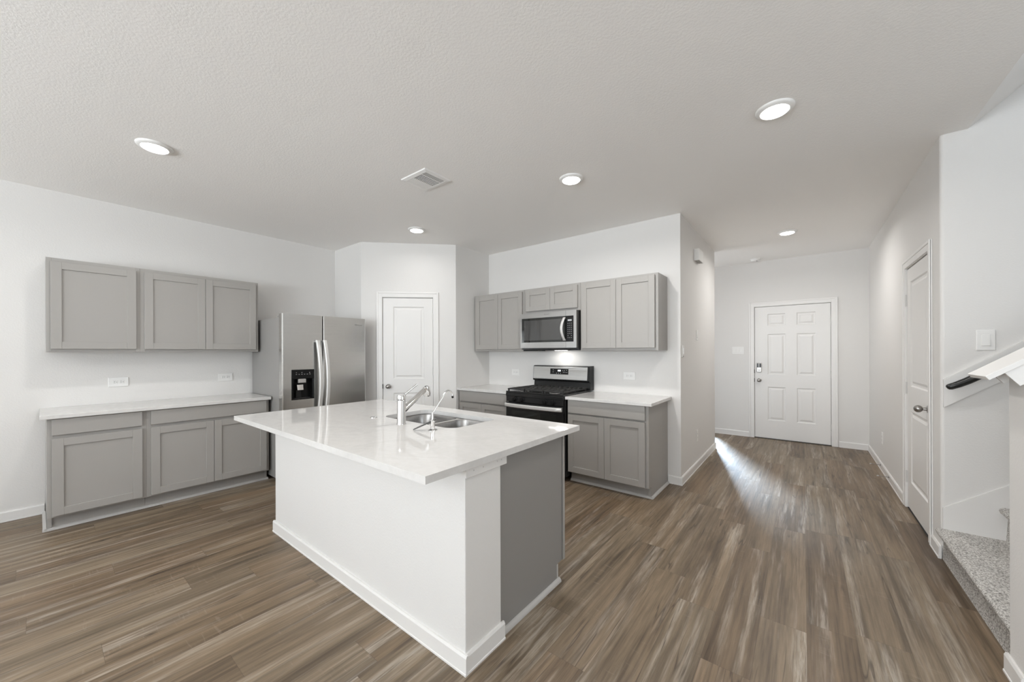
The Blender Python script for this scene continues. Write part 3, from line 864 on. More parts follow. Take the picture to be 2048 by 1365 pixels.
# main faucet --------------------------------------------------------------
fx, fy = -2.006, 1.420
t = thing('kitchen_faucet', 'chrome single-lever pull-out faucet beside the left sink bowl', 'faucet', (fx, fy, IZ))
b = MB()
b.lathe([(0.0295, 0), (0.0295, 0.003), (0.0270, 0.006), (0.0262, 0.148), (0.0245, 0.151)], (fx, fy, IZ + 0.0005), (0, 0, 1), 32)
b.build('faucet_body', M['chrome'], t, None, 40)
b = MB()
b.lathe([(0.0245, 0), (0.0275, 0.002), (0.0278, 0.030), (0.0255, 0.034), (0.010, 0.0355)], (fx, fy, IZ + 0.1525), (0, 0, 1), 32)
cap = b.build('lever_cap', M['chrome'], t, None, 40)
b = MB()
b.tube([(fx + 0.002, fy + 0.016, IZ + 0.182), (fx + 0.010, fy + 0.045, IZ + 0.203), (fx + 0.026, fy + 0.100, IZ + 0.245)], [0.0065, 0.0062, 0.0060], 12)
b.build('lever', M['chrome'], cap, None, 50)
b = MB()
e0 = Vector((fx, fy + 0.012, IZ + 0.085)); e1 = Vector((fx - 0.012, fy + 0.205, IZ + 0.207))
b.tube([e0, e0.lerp(e1, 0.15), e0.lerp(e1, 0.18), e0.lerp(e1, 0.9)], [0.021, 0.0195, 0.0180, 0.0175], 20)
sp = b.build('spout', M['chrome'], t, None, 40)
b = MB()
h0 = e1 + Vector((0.0, 0.004, 0.016))
b.lathe([(0.016, 0), (0.0225, 0.003), (0.0235, 0.012), (0.0225, 0.050), (0.0195, 0.068), (0.015, 0.070)], h0, (0.0, 0.10, -1.0), 24)
hd = b.build('spray_head', M['chrome'], sp, None, 40)
b = MB(); b.lathe([(0.0125, 0), (0.013, 0.002), (0.009, 0.0045), (0.002, 0.005)], h0 + Vector((0, 0, -0.001)), (0, -0.1, 1.0), 20)
b.build('spray_button', M['steel_flat'], hd, None, 40)

# filtered-water faucet ----------------------------------------------------
gx, gy = -1.702, 1.419
t = thing('filter_faucet', 'slim chrome gooseneck water tap with a long black lever by the right bowl', 'faucet', (gx, gy, IZ))
b = MB()
b.lathe([(0.027, 0), (0.027, 0.003), (0.022, 0.006), (0.013, 0.008), (0.0125, 0.040), (0.0135, 0.044), (0.0135, 0.056), (0.008, 0.060), (0.0065, 0.062), (0.0065, 0.100), (0.0048, 0.104)], (gx, gy, IZ + 0.0005), (0, 0, 1), 24)
b.build('tap_body', M['chrome'], t, None, 40)
b = MB()
pts = [(gx, gy, IZ + 0.098), (gx + 0.004, gy + 0.020, IZ + 0.128), (gx + 0.012, gy + 0.065, IZ + 0.185)]
apx = Vector((gx + 0.020, gy + 0.103, IZ + 0.198))
for i in range(9):
    a = R(150 - 150 * i / 8)
    pts.append((apx.x + 0.0045 * (i - 4) / 4, apx.y + 0.026 * math.cos(a), apx.z + 0.026 * math.sin(a)))
pts.append((gx + 0.026, gy + 0.131, IZ + 0.186))
b.tube(pts, 0.0048, 12)
gn = b.build('gooseneck', M['chrome'], t, None, 60)
b = MB(); b.lathe([(0.0066, 0), (0.0068, 0.012), (0.005, 0.014)], (gx + 0.0258, gy + 0.1305, IZ + 0.190), (0.0, 0.25, -1.0), 16)
b.build('nozzle', M['black_panel'], gn, None, 40)
b = MB()
p0, p1 = Vector((gx + 0.016, gy + 0.014, IZ + 0.064)), Vector((gx - 0.082, gy - 0.075, IZ + 0.006))
dr = (p1 - p0).normalized(); sd = Vector((dr.y, -dr.x, 0)).normalized(); up = sd.cross(dr)
rings = []
for f_, w_, h_ in ((0, 0.007, 0.004), (0.2, 0.010, 0.004), (0.75, 0.0135, 0.003), (0.97, 0.0125, 0.0025), (1.0, 0.008, 0.002)):
    q_ = p0.lerp(p1, f_)
    rings.append([q_ + sd * w_ - up * h_, q_ + sd * w_ + up * h_, q_ - sd * w_ + up * h_, q_ - sd * w_ - up * h_])
b.loft(rings)
b.build('lever', M['steel_flat'], t)
b = MB(); b.lathe([(0.023, 0), (0.0225, 0.003), (0.020, 0.005), (0.008, 0.006), (0.006, 0.0065)], (-2.357, 1.442, IZ + 0.0004), (0, 0, 1), 24)
tag(b.build('sink_hole_cover', M['chrome'], None, None, 40), 'small round chrome cap on the island countertop left of the sink', 'cap')

# ------------------------------------------------------------------ brand lettering
def lettering(text, size, loc, rot, parent, m='mark', name='brand_name'):
    cu = bpy.data.curves.new(name, 'FONT')
    cu.body = text; cu.size = size; cu.extrude = 0.0002; cu.align_x = 'LEFT'
    cu.materials.append(M[m])
    tmp = bpy.data.objects.new('tmp', cu)
    COL.objects.link(tmp)
    dg = bpy.context.evaluated_depsgraph_get()
    me = bpy.data.meshes.new_from_object(tmp.evaluated_get(dg))
    bpy.data.objects.remove(tmp)
    bpy.data.curves.remove(cu)
    me.name = name
    ob = bpy.data.objects.new(name, me)
    COL.objects.link(ob)
    ob.parent = parent
    ob.location = Vector(loc) - Vector(parent['w'])
    ob.rotation_euler = rot
    return ob
ROT_XP = (R(90), 0, R(90))       # reads along +y, faces +x
ROT_YN = (R(90), 0, 0)           # reads along +x, faces -y

# ------------------------------------------------------------------ refrigerator
FRX = -4.160
FF = Frame((FRX, 0, 0), (0, 1, 0), (1, 0, 0))
fy0, fys, fy1 = 1.526, 1.9335, 2.440
t = thing('refrigerator', 'stainless side-by-side refrigerator with a black water dispenser', 'refrigerator', (-4.62, (fy0 + fy1) / 2, 0))
b = MB()
FF.box(b, fy0 + 0.002, fy1 - 0.002, 0.035, 1.716, -0.86, -0.088, 0.006, 2)
b.build('refrigerator_body', M['fridge_side'], t)
for dd in (-0.80, -0.20):
    for uu in (fy0 + 0.06, fy1 - 0.06):
        b = MB(); b.cyl(FF(uu, 0.0, dd), FF(uu, 0.036, dd), 0.022, 12); b.build('foot', M['black_panel'], t)
b = MB()
FF.box(b, fy0 + 0.02, fy1 - 0.02, 0.012, 0.085, -0.16, -0.10)
b.build('kick_grille', M['black_panel'], t)
def fridge_door(name, u0, u1, holes=None):
    b = MB()
    z0, z1 = 0.090, 1.752
    prof = [(u0, -0.078), (u1, -0.078), (u1, -0.010), (u1 - 0.003, -0.003), (u1 - 0.010, 0), (u0 + 0.010, 0), (u0 + 0.003, -0.003), (u0, -0.010)]
    if not holes:
        rings = [[FF(u, z, d) for u, d in prof] for z in (z0, z1)]
        b.loft(rings)
    else:
        h0, h1, k0, k1 = holes
        # below and above the dispenser, then the cheeks beside it
        b.loft([[FF(u, z, d) for u, d in prof] for z in (z0, k0)])
        b.loft([[FF(u, z, d) for u, d in prof] for z in (k1, z1)])
        b.loft([[FF(u, z, d) for u, d in ((u0, -0.078), (h0, -0.078), (h0, 0), (u0 + 0.010, 0), (u0 + 0.003, -0.003), (u0, -0.010))] for z in (k0, k1)])
        b.loft([[FF(u, z, d) for u, d in ((h1, -0.078), (u1, -0.078), (u1, -0.010), (u1 - 0.003, -0.003), (u1 - 0.010, 0), (h1, 0))] for z in (k0, k1)])
    return b.build(name, M['steel'], t)
fd = fridge_door('freezer_door', fy0, fys - 0.004, (1.612, 1.840, 0.856, 1.172))
rd = fridge_door('refrigerator_door', fys + 0.004, fy1)
def fr_handle(u, w, parent, curve):
    b = MB()
    rings = []
    n_ = 24
    for i in range(n_ + 1):
        f_ = i / n_
        z = 0.60 + 0.885 * f_
        k_ = math.sin(math.pi * f_)
        d = 0.030 + 0.040 * k_ ** 0.7
        uu = u + curve * (1 - k_) * 0.020
        ww = w
        rings.append([FF(uu - ww, z, d - 0.012), FF(uu + ww, z, d - 0.012), FF(uu + ww, z, d + 0.004), FF(uu + ww * 0.6, z, d + 0.010), FF(uu - ww * 0.6, z, d + 0.010), FF(uu - ww, z, d + 0.004)])
    b.loft(rings)
    for z in (0.605, 1.462):
        FF.box(b, u + curve * 0.018 - w * 0.8, u + curve * 0.018 + w * 0.8, z, z + 0.018, 0.0, 0.034, 0.003, 1)
    return b.build('handle', M['handle'], parent, None, 35)
fr_handle(1.885, 0.021, fd, -1)
fr_handle(1.960, 0.019, rd, -1)
# dispenser
b = MB()
h0, h1, k0, k1 = 1.612, 1.840, 0.856, 1.172
for a, e, lo, hi, dd in ((h0, h1, 1.075, k1, -0.006), (h0, h0 + 0.014, k0, 1.075, -0.006), (h1 - 0.014, h1, k0, 1.075, -0.006), (h0 + 0.014, h1 - 0.014, k0, k0 + 0.012, -0.004)):
    FF.box(b, a, e, lo, hi, -0.074, dd + 0.008, 0.002, 1)
FF.box(b, h0 + 0.014, h1 - 0.014, k0 + 0.012, 1.075, -0.074, -0.070)
dp = b.build('water_dispenser', M['black_panel'], fd)
b = MB(); FF.box(b, 1.680, 1.757, 1.030, 1.072, -0.030, 0.000, 0.004, 2); b.build('ice_chute', M['steel_dull'], dp)
b = MB()
b.loft([[FF(1.668, 1.012, -0.03), FF(1.728, 1.012, -0.03), FF(1.728, 1.012, -0.005), FF(1.668, 1.012, -0.005)], [FF(1.672, 0.957, -0.02), FF(1.730, 0.957, -0.02), FF(1.730, 0.957, 0.000), FF(1.672, 0.957, 0.000)]])
b.build('paddle', M['chrome'], dp)
b = MB(); FF.box(b, 1.672, 1.728, 0.868, 0.955, -0.066, -0.045, 0.004, 1); b.build('drip_back', M['black'], dp)
b = MB(); FF.box(b, 1.650, 1.800, 0.866, 0.872, -0.064, -0.004, 0.001, 1); b.build('drip_tray', M['black_matte'], dp)
for u_, z_, s_ in ((1.660, 1.140, .0025), (1.714, 1.140, .0035), (1.792, 1.138, .0035)):
    b = MB(); b.cyl(FF(u_, z_, 0.0015), FF(u_, z_, 0.0035), s_, 10); b.build('indicator', M['legend'], dp)
for u_ in (1.660, 1.687, 1.714, 1.741, 1.768, 1.795):
    b = MB(); FF.box(b, u_ - 0.006, u_ + 0.006, 1.120, 1.123, 0.0018, 0.0028); b.build('legend', M['legend'], dp)
lettering('Whirlpool', 0.022, FF(2.303, 1.668, 0.0006), ROT_XP, rd)
for u_ in (fy0 + 0.05, fy1 - 0.05):
    b = MB(); FF.box(b, u_ - 0.035, u_ + 0.035, 1.7165, 1.738, -0.16, -0.060, 0.004, 1); b.build('hinge_cover', M['fridge_side'], t)

# ------------------------------------------------------------------ gas range
FG = Frame((0, 3.318, 0), (1, 0, 0), (0, -1, 0))
gx0, gx1 = -2.692, -1.936
t = thing('gas_range', 'black gas range with stainless back panel and oven handle', 'range', ((gx0 + gx1) / 2, 3.65, 0))
b = MB()
FG.box(b, gx0, gx1, 0.045, 0.885, -0.640, -0.045, 0.003, 1)
b.build('range_body', M['black'], t)
for u_ in (gx0 + 0.05, gx1 - 0.05):
    for d_ in (-0.08, -0.60):
        b = MB(); b.cyl(FG(u_, 0, d_), FG(u_, 0.046, d_), 0.018, 10); b.build('foot', M['black_panel'], t)
b = MB()
FG.box(b, gx0 - 0.0, gx1 + 0.0, 0.886, 0.904, -0.575, 0.0, 0.004, 2)
FG.box(b, gx0, gx1, 0.848, 0.8855, -0.044, 0.004, 0.004, 2)
ck = b.build('cooktop', M['black'], t)
# burners
for bx, by in ((-2.52, 3.44), (-2.11, 3.44), (-2.52, 3.72), (-2.11, 3.72), (-2.315, 3.58)):
    b = MB(); b.lathe([(0.052, 0), (0.050, 0.006), (0.040, 0.008), (0.038, 0.014), (0.034, 0.017), (0.004, 0.018)], (bx, by, 0.9042), (0, 0, 1), 24)
    bn = b.build('burner', M['black_matte'], ck, None, 40)
    b = MB(); b.lathe([(0.062, 0), (0.060, 0.0025), (0.053, 0.003)], (bx, by, 0.9041), (0, 0, 1), 24); b.build('burner_ring', M['steel_dull'], bn, None, 40)
def grate(x0, x1):
    b = MB()
    y0, y1, z0, z1 = 3.336, 3.868, 0.920, 0.934
    w_ = 0.012
    for xx in (x0, (x0 + x1) / 2 - w_ / 2, x1 - w_):
        b.box(xx, xx + w_, y0, y1, z0, z1, 0.003, 1)
    for yy in (y0, y0 + 0.130, (y0 + y1) / 2 - w_ / 2, y1 - 0.142, y1 - w_):
        b.box(x0, x1, yy, yy + w_, z0, z1, 0.003, 1)
    for cx_ in (x0 + (x1 - x0) * 0.25, x0 + (x1 - x0) * 0.75):
        for yy0, yy1 in ((y0, y0 + 0.085), (y0 + 0.18, y0 + 0.245), (y1 - 0.245, y1 - 0.18), (y1 - 0.085, y1)):
            b.box(cx_ - w_ / 2, cx_ + w_ / 2, yy0, yy1, z0 + 0.001, z1 + 0.001, 0.003, 1)
    for xx in (x0 + 0.004, x1 - 0.018):
        for yy in (y0 + 0.002, y1 - 0.016, (y0 + y1) / 2 - 0.007):
            b.box(xx, xx + 0.014, yy, yy + 0.014, 0.9042, z0 + 0.002)
    return b.build('grate', M['black_matte'], ck)
grate(-2.682, -2.440); grate(-2.434, -2.194); grate(-2.188, -1.946)
# front control panel and knobs
b = MB(); FG.box(b, gx0 + 0.004, gx1 - 0.004, 0.786, 0.847, -0.044, -0.004, 0.004, 2)
cp = b.build('control_panel', M['black'], t)
for u_ in (-2.566, -2.464, -2.160, -2.058):
    b = MB(); b.lathe([(0.028, 0), (0.028, 0.006), (0.022, 0.010), (0.021, 0.030), (0.018, 0.034), (0.004, 0.035)], FG(u_, 0.818, -0.0035), (0, -1, 0), 24)
    FG.box(b, u_ - 0.005, u_ + 0.005, 0.796, 0.840, 0.026, 0.038, 0.003, 1)
    b.build('knob', M['black_panel'], cp, None, 40)
# oven door
b = MB(); FG.box(b, gx0 + 0.004, gx1 - 0.004, 0.215, 0.778, -0.044, 0.004, 0.005, 2)
od = b.build('oven_door', M['black'], t)
b = MB(); FG.box(b, gx0 + 0.085, gx1 - 0.085, 0.335, 0.690, 0.0042, 0.0062, 0.001, 1); b.build('oven_window', M['black_glass'], od)
b = MB()
rings = []
for i in range(25):
    f_ = i / 24
    u_ = gx0 + 0.008 + (gx1 - gx0 - 0.016) * f_
    k_ = math.sin(math.pi * f_) ** 0.55
    d_ = 0.022 + 0.034 * k_
    rings.append([FG(u_, 0.731, d_ - 0.010), FG(u_, 0.731, d_ + 0.006), FG(u_, 0.738, d_ + 0.011), FG(u_, 0.764, d_ + 0.011), FG(u_, 0.771, d_ + 0.006), FG(u_, 0.771, d_ - 0.010)])
b.loft(rings)
for u_ in (gx0 + 0.012, gx1 - 0.034):
    FG.box(b, u_, u_ + 0.022, 0.735, 0.767, 0.0045, 0.024, 0.003, 1)
b.build('oven_handle', M['handle'], od, None, 35)
b = MB(); FG.box(b, gx0 + 0.004, gx1 - 0.004, 0.060, 0.206, -0.044, 0.002, 0.005, 2); b.build('storage_drawer', M['black'], t)
# backguard
b = MB()
b.prism([(3.885, 0.9045), (3.980, 0.9045), (3.980, 1.182), (3.905, 1.182), (3.880, 1.176), (3.862, 1.012), (3.868, 0.998), (3.898, 0.990)], lambda u, v, d: (d, u, v), gx0, gx1 + 0.022)
bg = b.build('backguard', M['black_panel'], t)
FB = Frame((0, 3.8805, 1.1675), (1, 0, 0), (0, -1, 0.11))
def tilt(u, v, d):  # panel plane leaning back slightly with height
    return (u, 3.8615 + 0.1095 * (v - 1.014) - d, v)
class TF:
    def box(s, mb, u0, u1, v0, v1, d0, d1, bev=0, seg=1):
        return mb.hexa([tilt(u0, v0, d0), tilt(u1, v0, d0), tilt(u1, v0, d1), tilt(u0, v0, d1), tilt(u0, v1, d0), tilt(u1, v1, d0), tilt(u1, v1, d1), tilt(u0, v1, d1)], bev, seg)
TB = TF()
b = MB(); TB.box(b, gx0 + 0.006, gx1 - 0.004, 1.018, 1.170, -0.002, 0.005, 0.002, 1); sp_ = b.build('steel_panel', M['steel_light'], bg)
b = MB(); TB.box(b, -2.438, -2.186, 1.078, 1.146, 0.004, 0.0075, 0.002, 1); op = b.build('oven_controls', M['black_panel'], bg)
b = MB(); TB.box(b, -2.330, -2.290, 1.114, 1.132, 0.0072, 0.0082); b.build('clock_display', M['display'], op)
for u_, v_ in ((-2.395, 1.106), (-2.265, 1.124), (-2.240, 1.124), (-2.210, 1.128), (-2.252, 1.104), (-2.230, 1.104), (-2.206, 1.104), (-2.345, 1.092), (-2.318, 1.092), (-2.290, 1.092), (-2.395, 1.130)):
    b = MB(); TB.box(b, u_ - 0.005, u_ + 0.005, v_ - 0.0025, v_ + 0.0025, 0.0072, 0.008); b.build('key', M['legend'], op)

# ------------------------------------------------------------------ microwave
FM = Frame((0, 3.598, 0), (1, 0, 0), (0, -1, 0))
mx0, mx1, mz0, mz1 = -2.690, -1.934, 1.394, 1.804
t = thing('microwave', 'stainless over-the-range microwave under the short grey cabinet', 'microwave', ((mx0 + mx1) / 2, 3.80, 1.362))
b = MB()
FM.box(b, mx0 + 0.002, mx1 - 0.001, 1.374, mz1 + 0.001, -0.385, -0.032, 0.002, 1)
b.build('microwave_body', M['black'], t)
b = MB()
FM.box(b, mx0 + 0.006, mx0 + 0.215, 1.358, 1.3735, -0.22, -0.050, 0.002, 1)
FM.box(b, mx0 + 0.24, mx1 - 0.02, 1.366, 1.3735, -0.33, -0.040, 0.002, 1)
b.build('grease_filter', M['black_panel'], t)
ms = -2.066
b = MB()
# stainless door frame around the window opening
for a, e, lo, hi in ((mx0, ms - 0.001, mz1 - 0.058, mz1), (mx0, ms - 0.001, mz0, mz0 + 0.066), (mx0, mx0 + 0.020, mz0 + 0.066, mz1 - 0.058)):
    FM.box(b, a, e, lo, hi, -0.031, 0.0)
mdoor = b.build('microwave_door', M['steel_light'], t)
b = MB(); FM.box(b, mx0 + 0.020, ms - 0.001, mz0 + 0.066, mz1 - 0.058, -0.031, -0.003); wd = b.build('door_glass', M['black_glass'], mdoor)
b = MB(); FM.box(b, mx0 + 0.055, ms - 0.055, mz0 + 0.090, mz1 - 0.085, -0.0028, -0.0018); b.build('viewing_window', M['mw_glass'], wd)
b = MB()
rings = []
for i in range(19):
    f_ = i / 18
    z_ = 1.474 + 0.256 * f_
    k_ = math.sin(math.pi * f_)
    d_ = 0.008 + 0.042 * k_ ** 0.8
    u_ = ms - 0.012 - 0.016 * k_
    rings.append([FM(u_ - 0.014, z_, d_ - 0.008), FM(u_ + 0.014, z_, d_ - 0.008), FM(u_ + 0.014, z_, d_ + 0.003), FM(u_ + 0.008, z_, d_ + 0.008), FM(u_ - 0.008, z_, d_ + 0.008), FM(u_ - 0.014, z_, d_ + 0.003)])
b.loft(rings)
for z_ in (1.474, 1.712): FM.box(b, ms - 0.026, ms - 0.002, z_, z_ + 0.018, -0.003, 0.010, 0.002, 1)
b.build('handle', M['handle'], mdoor, None, 35)
b = MB()
for a, e, lo, hi in ((ms + 0.001, mx1, mz1 - 0.058, mz1), (ms + 0.001, mx1, mz0, mz0 + 0.066), (mx1 - 0.034, mx1, mz0 + 0.066, mz1 - 0.058)):
    FM.box(b, a, e, lo, hi, -0.031, 0.0)
b.build('control_surround', M['steel_light'], t)
b = MB(); FM.box(b, ms + 0.001, mx1 - 0.034, mz0 + 0.066, mz1 - 0.058, -0.031, -0.002); kp = b.build('control_panel', M['black_panel'], t)
b = MB(); FM.box(b, ms + 0.026, ms + 0.074, 1.688, 1.706, -0.0019, -0.0008); b.build('clock_display', M['dim_display'], kp)
for r_ in range(8):
    for c_ in range(3):
        if r_ == 6 and c_ == 1: continue
        u_ = ms + 0.028 + 0.021 * c_; v_ = 1.663 - 0.0225 * r_
        b = MB(); FM.box(b, u_ - 0.004, u_ + 0.004, v_ - 0.002, v_ + 0.002, -0.0019, -0.0010); b.build('key', M['legend'], kp)
lettering('Whirlpool', 0.017, FM(-2.352, 1.776, 0.0006), ROT_YN, mdoor)
b = MB(); FM.box(b, -2.36, -2.22, 1.3635, 1.3658, -0.31, -0.25); b.build('cooktop_lamp', M['lens'], t)
area('cooktop_lamp_light', (-2.27, 3.84, 1.355), (0.36, 0.06), 0.40, (R(8), 0, 0), (1.0, 0.97, 0.92))

# ------------------------------------------------------------------ ceiling fittings
LAMPS = [((-3.432, 0.487), 'recessed ceiling light over the left cabinets, nearest the camera'),
         ((-0.126, 2.622), 'largest recessed ceiling light, near the right side of the kitchen'),
         ((-1.466, 2.650), 'recessed ceiling light between the air vent and the hall'),
         ((-3.445, 2.650), 'recessed ceiling light in front of the pantry door'),
         ((-0.144, 5.405), 'recessed ceiling light in the hall near the entry door'),
         ((-1.470, 0.300), 'recessed ceiling light above the near side of the island, out of frame')]
LAMP_W = dict(zip([l_[0] for l_ in LAMPS], (8.0, 6.5, 13.5, 2.0, 11.0, 6.5)))
for (lx, ly), lab in LAMPS:
    t = thing('recessed_ceiling_light', lab, 'ceiling light', (lx, ly, CEIL - 0.022), 'recessed ceiling lights')
    b = MB(); b.lathe([(0.096, 0), (0.095, -0.006), (0.088, -0.012), (0.074, -0.016), (0.070, -0.0165), (0.070, -0.010)], (lx, ly, CEIL - 0.0005), (0, 0, 1), 40, True, False)
    b.build('trim_ring', M['plastic'], t, None, 40)
    b = MB(); b.lathe([(0.0695, 0), (0.066, -0.005), (0.03, -0.0065), (0.002, -0.007)], (lx, ly, CEIL - 0.0155), (0, 0, 1), 40)
    b.build('lens', M['lens'], t, None, 40)
    area('downlight', (lx, ly, CEIL - 0.030), (0.13, 0.13), LAMP_W[(lx, ly)], (0, 0, 0), (1.0, 0.985, 0.965), 'DISK', 165)

# air vent
vx0, vx1, vy0, vy1 = -2.545, -2.242, 1.803, 2.068
zc = CEIL
t = thing('air_vent', 'white square ceiling air vent with dark louvre slots', 'vent', ((vx0 + vx1) / 2, (vy0 + vy1) / 2, zc - 0.014))
b = MB()
ix0, ix1, iy0, iy1 = -2.502, -2.276, 1.840, 2.030
rings = []
def rect(x0, x1, y0, y1, z): return [(x0, y0, z), (x1, y0, z), (x1, y1, z), (x0, y1, z)]
b.loft([rect(vx0, vx1, vy0, vy1, zc - 0.0005), rect(vx0 + 0.004, vx1 - 0.004, vy0 + 0.004, vy1 - 0.004, zc - 0.008), rect(ix0 - 0.006, ix1 + 0.006, iy0 - 0.006, iy1 + 0.006, zc - 0.013), rect(ix0, ix1, iy0, iy1, zc - 0.012), rect(ix0, ix1, iy0, iy1, zc - 0.001)], True, False, False)
b.build('vent_frame', M['plastic'], t)
b = MB(); b.box(ix0 - 0.001, ix1 + 0.001, iy0 - 0.001, iy1 + 0.001, zc - 0.0095, zc - 0.0006); b.build('duct_shade_sheet', M['vent_dark'], t)  # solid dark sheet stands in for the shade behind the slats
xa, xb_, xc_ = -2.434, -2.332, -2.320
def slat(x0, x1, y0, y1, name='slat'):
    b = MB(); b.box(x0, x1, y0, y1, zc - 0.0118, zc - 0.0098); b.build(name, M['plastic'], t)
for xx in (xa - 0.004, xb_):
    slat(xx, xx + 0.010, iy0, iy1, 'divider')
for i in range(5):                                   # left third: closed looking blades
    x = ix0 + 0.0005 + i * 0.0128
    slat(x, x + 0.0122, iy0, iy1)
for i in range(14):                                  # middle: short slats across
    y = iy0 + i * (iy1 - iy0 - 0.005) / 13
    slat(xa + 0.006, xb_, y, y + 0.0058)
for i in range(4):                                   # right third: long slats
    x = xc_ + 0.0055 + i * 0.0105
    slat(x, x + 0.0042, iy0, iy1)

# smoke detector
t = thing('smoke_detector', 'small round white smoke detector on the ceiling above the entry door', 'smoke detector', (-0.565, 6.68, CEIL - 0.04))
b = MB(); b.lathe([(0.064, 0), (0.064, -0.012), (0.058, -0.016), (0.056, -0.030), (0.045, -0.038), (0.004, -0.039)], (-0.565, 6.68, CEIL - 0.0005), (0, 0, 1), 32)
b.build('detector_body', M['plastic'], t, None, 35)
b = MB(); b.lathe([(0.010, 0), (0.009, -0.003), (0.002, -0.0035)], (-0.545, 6.655, CEIL - 0.0385), (0, 0, 1), 16); b.build('test_button', M['slot'], t, None, 35)

# doorbell chime box high on the hall left wall
t = thing('door_chime', 'white door chime box high on the hall left wall', 'door chime', (XH + 0.028, 4.69, 2.375))
b = MB(); F_HALL.box(b, 4.582, 4.800, 2.378, 2.508, 0.0005, 0.056, 0.003, 2); ch = b.build('chime_box', M['plastic'], t)
b = MB()
for i in range(4): F_HALL.box(b, 4.60, 4.78, 2.3762, 2.3782, 0.010 + 0.011 * i, 0.014 + 0.011 * i)
b.build('sound_slots', M['slot'], ch)

# ------------------------------------------------------------------ outlets and switches
def outlet(label, fr, u, v, horizontal=True, group='wall outlets'):
    hw, hh = (0.066, 0.043) if horizontal else (0.040, 0.066)
    t = thing('wall_outlet', label, 'outlet', fr(u, v - hh, 0), group)
    b = MB(); fr.box(b, u - hw, u + hw, v - hh, v + hh, 0.0004, 0.0075, 0.003, 2); b.build('cover_plate', M['plastic'], t)
    for s_ in (-1, 1):
        cu, cv = (u + s_ * 0.021, v) if horizontal else (u, v + s_ * 0.021)
        b = MB(); fr.box(b, cu - 0.0155, cu + 0.0155, cv - 0.0155, cv + 0.0155, 0.0070, 0.0095, 0.002, 1); so = b.build('socket', M['plastic'], t)
        b = MB()
        for q_ in (-1, 1):
            if horizontal: fr.box(b, cu - 0.009, cu - 0.001, cv + q_ * 0.006 - 0.0013, cv + q_ * 0.006 + 0.0013, 0.0092, 0.0100)
            else: fr.box(b, cu + q_ * 0.006 - 0.0013, cu + q_ * 0.006 + 0.0013, cv - 0.001, cv + 0.007, 0.0092, 0.0100)
        c_ = fr(cu + 0.0085, cv, 0.0091) if horizontal else fr(cu, cv - 0.0085, 0.0091)
        b.cyl(c_, Vector(c_) + fr.N * 0.001, 0.0026, 10)
        b.build('slots', M['slot'], so)
    return t
def switch(label, fr, u, v, gangs=1, group='wall switches', s=1.0):
    hw = (0.0365 + 0.023 * (gangs - 1)) * s; hh = 0.060 * s
    t = thing('light_switch', label, 'switch', fr(u, v - hh, 0), group)
    b = MB(); fr.box(b, u - hw, u + hw, v - hh, v + hh, 0.0004, 0.0065, 0.003, 2); b.build('cover_plate', M['plastic'], t)
    for i in range(gangs):
        cu = u + (i - (gangs - 1) / 2) * 0.046
        b = MB()
        w_, h_ = 0.0165 * s, 0.033 * s
        b.hexa([fr(cu - w_, v - h_, 0.005), fr(cu + w_, v - h_, 0.005), fr(cu + w_, v + h_, 0.005), fr(cu - w_, v + h_, 0.005), fr(cu - w_, v - h_, 0.0115), fr(cu + w_, v - h_, 0.0115), fr(cu + w_, v + h_, 0.0075), fr(cu - w_, v + h_, 0.0075)], 0.0008, 1)
        b.build('rocker', M['plastic'], t)
    return t
outlet('white outlet low on the left wall under the one-door cabinet', F_LEFT, 0.463, 1.081)
outlet('white outlet on the left wall closest to the refrigerator', F_LEFT, 1.280, 1.082)
outlet('white outlet on the range wall left of the range', F_RANGE, -3.063, 1.077)
outlet('white outlet on the range wall right of the range', F_RANGE, -1.497, 1.084)
outlet('white outlet near the floor on the hall left wall', F_HALL, 4.70, 0.375, False)
outlet('white outlet near the floor on the hall right wall', F_RIGHT, 5.84, 0.366, False)
switch('wide white switch plate on the end wall left of the entry door', F_FAR, -0.823, 1.362, 3)
switch('white switch on the hall left wall below the door chime', F_HALL, 4.71, 1.537)
switch('square white switch on the stair wall above the black handrail', F_STAIR, 0.886, 1.411, 1, 'wall switches', 1.05)
t = thing('thermostat', 'small white control on the hall corner beside the range wall', 'thermostat', (XH, 4.06, 1.288))
b = MB(); F_HALL.box(b, 4.022, 4.098, 1.290, 1.412, 0.0004, 0.008, 0.003, 2); b.build('cover_plate', M['plastic'], t)
b = MB(); F_HALL.box(b, 4.045, 4.075, 1.318, 1.384, 0.0075, 0.016, 0.002, 1); b.build('rocker', M['plastic'], t)
b = MB(); F_HALL.box(b, 4.050, 4.070, 1.296, 1.302, 0.0078, 0.011); b.build('indicator', M['slot'], t)

# spring door stops on the right baseboard
for y_, lab in ((5.884, 'thin metal door stop on the right baseboard, farther from the closet'), (5.359, 'thin metal door stop on the right baseboard, nearer the closet door')):
    t = thing('door_stop', lab, 'door stop', (XR - BT, y_, 0.05), 'spring door stops on the hall baseboard')
    b = MB(); x_ = XR - BT - 0.001
    b.lathe([(0.010, 0), (0.009, 0.004), (0.005, 0.006)], (x_, y_, 0.055), (-1, 0, 0), 14)
    pts = []
    for i in range(141):
        a = 2 * math.pi * 14 * i / 140
        pts.append((x_ - 0.006 - 0.072 * i / 140, y_ + 0.0045 * math.cos(a), 0.055 + 0.0045 * math.sin(a)))
    b.tube(pts, 0.0013, 5)
    b.build('spring', M['nickel'], t, None, 60)
    b = MB(); b.lathe([(0.006, 0), (0.0065, 0.008), (0.005, 0.014), (0.001, 0.015)], (x_ - 0.076, y_, 0.055), (-1, 0, 0), 12); b.build('bumper', M['legend'], t, None, 40)

